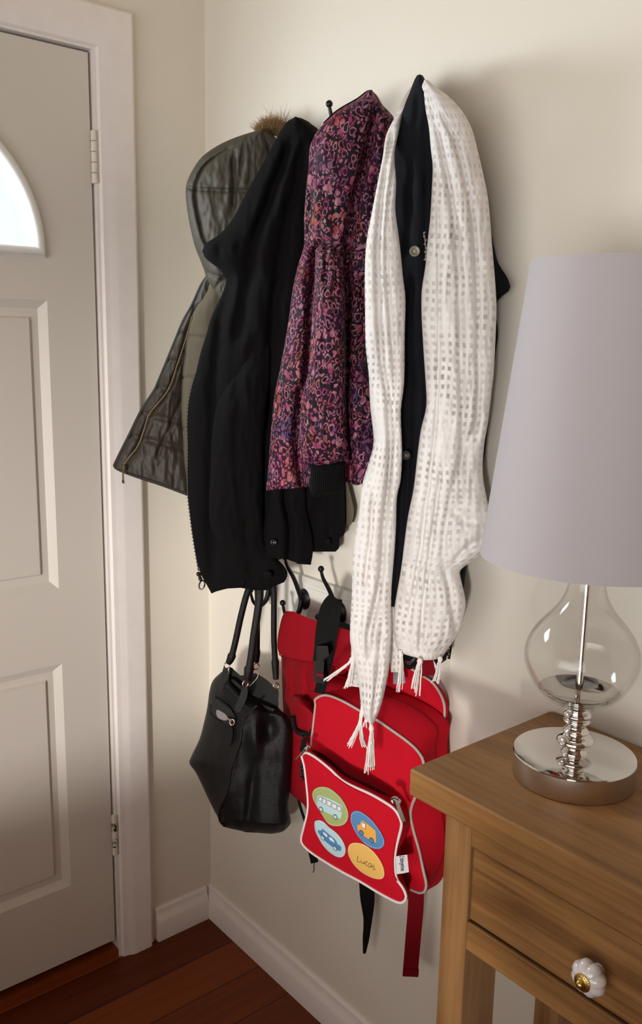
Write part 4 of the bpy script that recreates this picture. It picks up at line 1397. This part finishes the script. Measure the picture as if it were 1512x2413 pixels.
# its front, slightly domed
cf = sum(fl_, Vector()) / N
rings = [fl_]
for q in (.93, .8, .6, .35):
    rings.append([cf + (p - cf) * q + Vector((0, -.012 * (1 - q) ** .5, 0)) for p in fl_])
w.loft(rings, False, True)
w.build('main_compartment', M['red'], bp2, angle=50)
MB().tube(fl_, .0025, 8, closed=True).build('piping', M['piping'], bp2, angle=80)
MB().tube([p + Vector((0, -.001, 0)) for p in rl], .0016, 6, closed=True).build('zip_seam', M['wine'], bp2, angle=80)
# back panel leaning on the wall
bpl = smooth([(800, 1566), (820, 1555), (880, 1552), (948, 1567), (991, 1590), (1020, 1610), (1039, 1639), (1047, 1665), (1046, 1700), (1040, 1740), (1040, 1800), (1056, 1900), (1056, 2000), (1000, 2040), (900, 2000), (800, 1900), (780, 1700)], 4, True)
a_ = resample([R(x, y, WALL, .030) for x, y in bpl], N)
b_ = [p + Vector((0, .008, 0)) for p in a_]
MB().loft([b_, a_]).build('back_panel', M['red'], bp2, angle=50)
MB().tube(a_, .0024, 8, closed=True).build('piping', M['piping'], bp2, angle=80)
sp = smooth([(1006, 1592), (1004, 1575), (1001, 1558), (1000, 1545)], 4)
MB().ribbon([R(x, y, WALL, .030) for x, y in sp], RX, .030, .004).build('hanging_loop', M['wine'], bp2)
plate('size_tag', M['grey_tag'], bp2, [(926, 1582), (952, 1582), (955, 1610), (926, 1612)], WALL, .055, .002)

# front pocket


def pk_b(x, y):
    u = (x - 712) / 233
    v = (y - (1778 + .56 * (x - 712))) / 212
    if not (0 < u < 1 and 0 < v < 1):
        return 0.0
    return .016 * sin(pi * u) ** .7 * sin(pi * v) ** .7


PD = .172
pf = [(711, 1782), (714, 1776), (724, 1774), (747, 1787), (778, 1812), (806, 1838), (835, 1854), (869, 1869), (900, 1886), (929, 1906), (943, 1929), (946, 1946), (939, 1975), (933, 2000), (930, 2031), (934, 2068), (949, 2091), (957, 2111), (951, 2125), (934, 2125), (892, 2103), (849, 2077), (806, 2054), (764, 2029), (730, 2006), (713, 1989), (710, 1975), (717, 1946), (724, 1918), (726, 1889), (722, 1844), (717, 1804)]
pfl = smooth(pf, 4, True)
pr = [(715, 1772), (720, 1768), (732, 1766), (764, 1778), (795, 1797), (821, 1815), (850, 1829), (877, 1844), (920, 1870), (948, 1892), (964, 1915), (966, 1946), (958, 1975), (950, 2000), (948, 2031), (952, 2068), (962, 2091), (966, 2106), (958, 2120), (938, 2118), (892, 2095), (849, 2068), (806, 2044), (764, 2018), (738, 1996), (724, 1980), (722, 1970), (727, 1946), (732, 1918), (734, 1889), (730, 1844), (724, 1800)]
a_ = resample([R(x, y, WALL, PD) for x, y in pfl], N)
b_ = resample([R(x, y, WALL, .126) for x, y in smooth(pr, 4, True)], N)
m_ = [p.lerp(q, .5) for p, q in zip(a_, b_)]
pl = resample([Vector((x, y, 0)) for x, y in pfl], N)
cx = sum(p.x for p in pl) / N
cy = sum(p.y for p in pl) / N
w = MB()
lp = [b_, m_, a_]
for q in (.95, .88, .78, .65, .5, .33, .15):
    lp.append([R(cx + (p.x - cx) * q, cy + (p.y - cy) * q, WALL, PD + pk_b(cx + (p.x - cx) * q, cy + (p.y - cy) * q)) for p in pl])
w.loft(lp, True, True)
pocket = w.build('front_pocket', M['red'], bp2, angle=60)
MB().tube([p + Vector((0, -.0005, 0)) for p in a_], .0024, 8, closed=True).build('white_piping', M['white_piping'], pocket, angle=80)
# the half-open zip: a flat sheet coloured dark as the shade inside, above the pocket's front edge
slot = smooth([(733, 1767), (764, 1777), (795, 1796), (821, 1814), (850, 1828), (877, 1843), (915, 1868), (925, 1880), (900, 1871), (869, 1857), (840, 1845), (812, 1828), (785, 1808), (755, 1785)], 3, True)
mo = MB()
sl0 = [R(x, y, WALL, .150) for x, y in slot]
plate('zip_opening_shade', mat('pocket_inside_shade', (0.06, 0.002, 0.004), 0.9, spec=0.02), pocket, slot, WALL, .1515, .002)
w = MB()
c = R(722, 1764, WALL, .17)
w.tube([R(730, 1759, WALL, .168), R(720, 1766, WALL, .172)], .0042, 8)
w.tube([R(720, 1765, WALL, .175), R(709, 1778, WALL, .178), R(697, 1790, WALL, .180)], [.0022, .0020, .0014], 8)
w.tube([R(724, 1757, WALL, .172), R(733, 1762, WALL, .172)], .0020, 8)
w.build('zip_pull', M['silver'], pocket)
w = MB()
w.tube([R(x, y, WALL, .178) for x, y in smooth([(926, 1893), (923, 1884), (930, 1879), (938, 1883), (943, 1890)], 4)], .0024, 8)
w.tube([R(930, 1884, WALL, .176), R(940, 1892, WALL, .176)], .0045, 8)
w.ribbon([R(x, y, WALL, .181) for x, y in ((934, 1888), (940, 1906), (947, 1926), (951, 1936))], RX, [.0045, .006, .0068, .0062], .003)
w.build('zip_pull', M['silver'], pocket)
# cloth tag with lettering
tq = [(932, 2018), (959, 2014), (963, 2055), (934, 2060)]
TGD = .166
tag = plate('cloth_tag', M['tag'], pocket, [(932, 2018), (945, 2016), (959, 2014), (961, 2034), (963, 2055), (950, 2058), (934, 2060), (933, 2040)], WALL, TGD + .008, .0012)


def lettering(txt, fn, name, material, parent, depth=.0006, plane=WALL, d=0):
    """printed text, laid through fn(u, v) -> photo point, (u, v) in text units"""
    cu = bpy.data.curves.new('lettering', 'FONT')
    cu.body = txt
    cu.size = 1.0
    cu.offset = .012
    ob = bpy.data.objects.new('lettering', cu)
    COL.objects.link(ob)
    dg = bpy.context.evaluated_depsgraph_get()
    me = bpy.data.meshes.new_from_object(ob.evaluated_get(dg))
    bpy.data.objects.remove(ob)
    w = MB()
    for v in me.vertices:
        w.v.append(R(*fn(v.co.x, v.co.y), plane, d + depth))
    w.f = [tuple(p.vertices) for p in me.polygons]
    bpy.data.meshes.remove(me)
    return w.build(name, material, parent, smooth_=False)


def tagmap(u, v):
    # text runs downwards along the tag, its letters' tops to the right
    t = (u + .56) / 3.75
    s = .36 + v * .54
    a = (tq[0][0] + (tq[3][0] - tq[0][0]) * t, tq[0][1] + (tq[3][1] - tq[0][1]) * t)
    b = (tq[1][0] + (tq[2][0] - tq[1][0]) * t, tq[1][1] + (tq[2][1] - tq[1][1]) * t)
    return a[0] + (b[0] - a[0]) * s, a[1] + (b[1] - a[1]) * s


lettering('tinyme', tagmap, 'printed_word', M['ink_dark'], tag, d=TGD + .0094)
w = MB()
for x0, y0, x1, y1 in ((941, 2019.6, 945, 2018.4), (948, 2018.0, 952, 2019.6)):
    w.tube([R(x0, y0, WALL, TGD + .0098), R(x1, y1, WALL, TGD + .0098)], .0006, 6)
w.build('printed_mark', M['ink_dark'], tag)
# webbing strap hanging down
sp = smooth([(980, 2095), (979, 2140), (974, 2200), (969, 2260), (966, 2299)], 5)
MB().ribbon([R(x, y, WALL, .06) for x, y in sp], RX, [.0285 - .001 * i / len(sp) for i in range(len(sp))], .003).build('shoulder_strap', M['wine'], bp2)
MB().ribbon([R(x, y, WALL, .0622) for x, y in ((968, 2284), (966.5, 2300))], RX, .0290, .0035).build('strap_end', M['wine'], bp2)


# stickers on the pocket -------------------------------------------------
def decal(name, material, parent, loop, lvl):
    return plate(name, material, parent, loop, WALL, PD + .0006 + .0005 * lvl, .0005, deep=pk_b)


def dashes(parent, loop, lvl, inset, material, step=2, rad=.00045):
    cx = sum(p[0] for p in loop) / len(loop)
    cy = sum(p[1] for p in loop) / len(loop)
    L = [(cx + (x - cx) * inset, cy + (y - cy) * inset) for x, y in loop]
    L = [tuple(p[:2]) for p in resample([Vector((x, y, 0)) for x, y in L], 100)]
    w = MB()
    for i in range(0, 100, step):
        a, b = L[i], L[(i + 1) % 100]
        b = (a[0] + (b[0] - a[0]) * .75, a[1] + (b[1] - a[1]) * .75)
        w.tube([R(*a, WALL, PD + pk_b(*a) + .0012 + .0005 * lvl), R(*b, WALL, PD + pk_b(*b) + .0012 + .0005 * lvl)], rad, 5)
    return w.build('stitch_print', material, parent)


def outline(parent, loop, lvl, material, rad=.00055, closed=True, name='line_print'):
    P = [R(x, y, WALL, PD + pk_b(x, y) + .0011 + .0005 * lvl) for x, y in loop]
    return MB().tube(P, rad, 5, closed=closed).build(name, material, parent, angle=80)


S = 5.4                                                  # traced on a close view of the stickers


def q(*pts):
    return [(700 + x / S, 1830 + y / S) for x, y in pts]


# green: bus
g = smooth(q((190, 240), (205, 180), (255, 140), (330, 130), (410, 150), (500, 215), (575, 300), (630, 400), (650, 490), (630, 570), (580, 618), (500, 632), (430, 620), (375, 580), (330, 510), (270, 410), (215, 320)), 4, True)
st = decal('sticker', M['st_green'], pocket, g, 0)
st['label'] = 'green round sticker with a pale blue bus'
dashes(st, g, 0, .955, M['ink_white'])
b = q((246, 300), (250, 260), (268, 240), (290, 238), (420, 285), (560, 360), (572, 385), (566, 460), (556, 535), (530, 532), (420, 480), (300, 425), (262, 405), (248, 360))
decal('bus_print', M['ink_pale'], st, b, 1)
for wq in (((268, 290), (285, 262), (318, 262), (312, 318), (266, 300)), ((326, 276), (368, 292), (362, 350), (322, 330)), ((386, 302), (434, 322), (428, 384), (380, 362)), ((450, 338), (500, 360), (496, 416), (444, 394)), ((516, 372), (546, 380), (558, 398), (554, 446), (512, 426))):
    decal('window_print', M['ink_white'], st, q(*wq), 2)
    outline(st, q(*wq), 2, M['ink_dark'], .0004)
for c in ((302, 416), (484, 514)):
    e = ellipse_px(q(c)[0], (4.4, 1.2), (.4, 5.2), 20)
    decal('wheel_print', M['ink_pale'], st, e, 2)
    outline(st, e, 2, M['ink_dark'], .0006)
# blue: lorry
g = smooth(q((680, 520), (692, 465), (735, 436), (800, 445), (880, 495), (970, 580), (1050, 690), (1100, 790), (1106, 860), (1070, 910), (1010, 922), (930, 900), (850, 845), (770, 755), (710, 650), (684, 580)), 4, True)
st = decal('sticker', M['st_blue'], pocket, g, 0)
st['label'] = 'blue oval sticker with an orange lorry'
dashes(st, g, 0, .95, M['ink_white'])
decal('lorry_print', M['ink_orange'], st, q((764, 640), (768, 612), (800, 612), (806, 575), (826, 556), (880, 590), (940, 640), (996, 688), (1002, 760), (1004, 840), (985, 838), (900, 790), (830, 745), (790, 715), (766, 680)), 1)
wq = q((820, 578), (868, 604), (866, 668), (820, 640))
decal('window_print', M['ink_white'], st, wq, 2)
outline(st, wq, 2, M['ink_dark'], .0004)
for c in ((816, 716), (946, 812)):
    e = ellipse_px(q(c)[0], (4.6, 1.6), (.6, 5.6), 20)
    decal('wheel_print', M['st_blue'], st, e, 2)
    outline(st, e, 2, M['ink_dark'], .0006)
# pale blue: car
g = smooth(q((218, 600), (232, 565), (285, 556), (340, 580), (400, 640), (490, 710), (560, 790), (605, 880), (614, 950), (595, 1005), (550, 1028), (490, 1015), (410, 965), (330, 880), (270, 780), (228, 690)), 4, True)
st = decal('sticker', M['st_light'], pocket, g, 0)
st['label'] = 'pale blue oval sticker with a blue car'
decal('car_print', M['ink_blue'], st, q((260, 680), (305, 690), (312, 668), (330, 672), (400, 735), (470, 790), (500, 830), (512, 872), (556, 890), (560, 925), (548, 950), (510, 935), (440, 890), (370, 835), (310, 775), (268, 712)), 1)
for wq in (((325, 690), (382, 738), (386, 782), (335, 738)), ((400, 760), (445, 780), (470, 815), (478, 850), (412, 806))):
    decal('window_print', M['ink_white'], st, q(*wq), 2)
    outline(st, q(*wq), 2, M['ink_blue'], .0004)
for c in ((324, 778), (480, 912)):
    e = ellipse_px(q(c)[0], (4.4, 2.0), (.8, 5.2), 20)
    decal('wheel_print', M['ink_pale'], st, e, 2)
    outline(st, e, 2, M['ink_dark'], .0006)
# yellow: a handwritten word
g = smooth(q((644, 960), (652, 890), (690, 850), (760, 842), (850, 865), (950, 935), (1030, 1030), (1085, 1130), (1108, 1220), (1098, 1280), (1060, 1305), (990, 1300), (890, 1262), (790, 1195), (710, 1110), (660, 1020)), 4, True)
st = decal('sticker', M['st_yellow'], pocket, g, 0)
st['label'] = 'yellow oval sticker with a handwritten word'
dashes(st, g, 0, .955, M['ink_white'])
strokes = [[(770, 1008), (768, 1045), (764, 1078), (790, 1086), (800, 1092)],
           [(814, 1062), (812, 1080), (820, 1098), (838, 1104), (848, 1092), (850, 1074), (850, 1095), (858, 1110)],
           [(896, 1092), (884, 1080), (868, 1092), (864, 1112), (874, 1130), (892, 1134)],
           [(938, 1112), (922, 1102), (906, 1114), (902, 1134), (912, 1152), (928, 1150), (938, 1134), (942, 1112), (940, 1140), (948, 1160)],
           [(984, 1140), (968, 1132), (954, 1140), (958, 1152), (978, 1162), (988, 1176), (978, 1188), (956, 1180)]]
w = MB()
for s_ in strokes:
    P = [R(x, y, WALL, PD + pk_b(x, y) + .0014) for x, y in smooth(q(*s_), 4)]
    w.tube(P, .0005, 5)
w.build('handwriting_print', M['ink_brown'], st)

# ------------------------------------------------------------------ console table
TX0, TX1, TY0, TZ, TT = 0.998, 1.640, -0.316, 0.916, 0.039
tab = thing('console_table', 'brown pine console table with one drawer, against the cream wall', 'table', (1.32, -0.16, 0))
MB().box(TX0, TX1, TY0, -.004, TZ - TT, TZ).build('tabletop', M['wood_x'], tab, smooth_=False, bevel=.004)
LT = TZ - TT
LX0, LX1, LF = 1.056, 1.100, -.305
for xa, xb, ya, yb in ((LX0, LX1, LF, LF + .070), (LX0, LX1, -.075, -.012), (TX1 - (LX1 - TX0), TX1 - (LX0 - TX0), LF, LF + .070), (TX1 - (LX1 - TX0), TX1 - (LX0 - TX0), -.075, -.012)):
    MB().box(xa, xb, ya, yb, 0, LT).build('leg', M['wood_z'], tab, smooth_=False, bevel=.0025)
RX0, RX1 = LX1, TX1 - (LX1 - TX0)
MB().box(RX0, RX1, LF + .001, LF + .022, .8455, LT).build('upper_rail', M['wood_x'], tab, smooth_=False, bevel=.0015)
MB().box(RX0, RX1, LF + .001, LF + .022, .697, .738).build('lower_rail', M['wood_x'], tab, smooth_=False, bevel=.002)
MB().box(LX0 + .006, LX0 + .026, LF + .07, -.075, .70, LT).build('side_apron', M['wood_x'], tab, smooth_=False)
MB().box(RX1 + .010, RX1 + .030, LF + .07, -.075, .70, LT).build('side_apron', M['wood_x'], tab, smooth_=False)
MB().box(RX0, RX1, -.05, -.03, .70, LT).build('back_apron', M['wood_x'], tab, smooth_=False)
dr = MB()
dr.box(RX0 + .003, RX1 - .0025, LF + .003, LF + .022, .7425, .8440)
dr.box(RX0 + .006, RX0 + .018, LF + .021, -.055, .7445, .835)
dr.box(RX1 - .018, RX1 - .006, LF + .021, -.055, .7445, .835)
dr.box(RX0 + .018, RX1 - .018, LF + .021, -.055, .7445, .752)
drawer = dr.build('drawer', M['wood_x'], tab, smooth_=False, bevel=.0015)
# fluted knob
kc = Vector((1.292, LF + .003, .785))
w = MB()
prof = [(.0, .0), (.008, .0), (.0078, .006), (.010, .009), (.0165, .012), (.0205, .017), (.0212, .022), (.0190, .027), (.0140, .031), (.0095, .0325), (.0, .033)]
SEG = 96
for r_, h in prof:
    for k in range(SEG):
        a = 2 * pi * k / SEG
        fl2 = .84 + .17 * abs(sin(a * 4 + .3)) ** .6 if r_ > .0095 else .95
        w.v.append(kc + Vector((r_ * fl2 * cos(a), -h, r_ * fl2 * sin(a))))
for i in range(len(prof) - 1):
    for k in range(SEG):
        l = (k + 1) % SEG
        w.f.append((i * SEG + k, i * SEG + l, (i + 1) * SEG + l, (i + 1) * SEG + k))
kn = w.build('knob', M['ceramic'], drawer, angle=50)
kn['label'] = 'white fluted ceramic knob with a brass rosette'
# (parts of the drawer: knob carries its rosette in one piece below)
w = MB()
SEG = 72
for r_, h in ((.0098, .0318), (.0100, .0340), (.0085, .0348), (.0060, .0352), (.0052, .0366), (.0045, .0395), (.0028, .0412), (.0, .0416)):
    for k in range(SEG):
        a = 2 * pi * k / SEG
        g_ = 1 + (.06 * sin(a * 24) if r_ > .0058 else 0)
        w.v.append(kc + Vector((r_ * g_ * cos(a), -h, r_ * g_ * sin(a))))
for i in range(7):
    for k in range(SEG):
        l = (k + 1) % SEG
        w.f.append((i * SEG + k, i * SEG + l, (i + 1) * SEG + l, (i + 1) * SEG + k))
ro = w.build('knob_rosette', M['gold'], drawer, angle=50)

# ------------------------------------------------------------------ table lamp
LC = Vector((1.146, -0.158, 0))
lamp = thing('table_lamp', 'table lamp with lilac grey shade and clear glass body on the console table', 'lamp', (LC.x, LC.y, TZ))
r0, hb = .0795, .0335
MB().lathe([(0, TZ + .0005), (r0 - .001, TZ + .0005), (r0, TZ + .002), (r0, TZ + hb - .002)], LC, 96).build('base_rim', M['brushed'], lamp, angle=40)
MB().lathe([(r0, TZ + hb - .002), (r0 - .0006, TZ + hb - .0006), (r0 - .002, TZ + hb), (.016, TZ + hb), (0, TZ + hb)], LC, 96).build('base_plate', M['chrome'], lamp, angle=40)
zb = TZ + hb
def bead(z0, z1, rmin, rmax, k=8):
    return [(rmin + (rmax - rmin) * sin(pi * i / k) ** .75, z0 + (z1 - z0) * i / k) for i in range(k + 1)]


stem = [(.0172, 0), (.0176, .0015), (.0165, .0035), (.0140, .0075)] + bead(.0085, .0270, .0150, .0245, 12) + bead(.0275, .0330, .0148, .0170, 6) + [(.0130, .0365), (.0124, .0390), (.0130, .0410)] + \
    bead(.0420, .0475, .0145, .0172, 6) + bead(.0478, .0580, .0150, .0182, 8) + [(.0130, .0595), (.0120, .0615), (.0128, .0635), (.0170, .0665), (.0215, .0690), (.0228, .0705), (.0226, .0720), (.0180, .0730), (0, .0730)]
stem = [(r_, zb + h) for r_, h in stem]
MB().lathe(stem, LC, 64).build('stem', M['chrome'], lamp, angle=60)
zg = zb + .068
gp = smooth([(.019, 0), (.032, .0035), (.0445, .0105), (.0560, .0215), (.0655, .037), (.0715, .053), (.0730, .064), (.0715, .078), (.0650, .094), (.0545, .109), (.0430, .122), (.0330, .136), (.0262, .151), (.0228, .168), (.0215, .190), (.0210, .215)], 4)
gp = [(r_, zg + h) for r_, h in gp]
inn = [(max(.001, r_ - .0018), h + .0015) for r_, h in gp][::-1]
MB().lathe(gp + inn, LC, 96, close=True).build('glass_body', M['lamp_glass'], lamp, angle=80)
MB().lathe([(0, zg + .0055), (.026, zg + .0055), (.030, zg + .0070), (.047, zg + .0165), (.0515, zg + .0205), (.0500, zg + .0212), (.036, zg + .0150), (.030, zg + .0105), (0, zg + .0100)], LC, 72).build('inner_dish', M['chrome'], lamp, angle=40)
MB().lathe([(.0040, zg + .009), (.0044, zg + .046), (.0040, zg + .047), (.0058, zg + .048), (.0058, zg + .050), (.0046, zg + .052), (.0046, zg + .24), (.0, zg + .24)], LC, 32).build('rod', M['chrome'], lamp, angle=40)
zs0, zs1, rs0, rs1 = 1.2145, 1.578, .1365, .0945
MB().lathe([(.022, zg + .213), (.024, zg + .215), (.024, zg + .222), (.008, zg + .225), (.008, zg + .25), (.016, zg + .252), (.016, zg + .30), (.010, zg + .305), (0, zg + .305)], LC, 32).build('lamp_holder', M['chrome'], lamp, angle=40)
sh = [(rs0, zs0), (rs0 - (rs0 - rs1) * .02, zs0 + .004), (rs1 + .0004, zs1 - .004), (rs1, zs1), (rs1 - .0018, zs1), (rs1 - .0014, zs1 - .005), (rs0 - .0028, zs0 + .004), (rs0 - .002, zs0)]
MB().lathe(sh, LC, 128, close=True).build('shade', M['shade'], lamp, angle=40)
w = MB()
for k in range(3):
    a = 2 * pi * k / 3 + .4
    w.tube([LC + Vector((.014 * cos(a), .014 * sin(a), zg + .255)), LC + Vector((.112 * cos(a), .112 * sin(a), zg + .255))], .0016, 6)
w.build('shade_spider', M['chrome'], lamp)

# ------------------------------------------------------------------ flecks of dried paint on the floor
random.seed(3)
for i, (x, y, r_) in enumerate(((280, 2243, .0035), (230, 2266, .003), (357, 2216, .0045))):
    rr = RX * ((x - W / 2) / F) + DN * ((y - H / 2) / F) + FW
    p = CAM + rr * (-CAM.z / rr.z)
    w = MB()
    w.ball((p.x + .004, p.y, r_ * .6), r_, 8, 5, sq=(1, .8, .6))
    for v in w.v:
        v += Vector((random.gauss(0, .0005), random.gauss(0, .0005), 0))
    o = w.build('paint_chip', M['trim'])
    o['label'] = ('pale paint chip on the floor at the foot of the door trim', 'tiny pale paint chip on the floor under the door', 'pale paint crumb where skirting board meets door trim')[i]
    o['category'] = 'paint chip'
    o['group'] = 'paint chips on the floor'
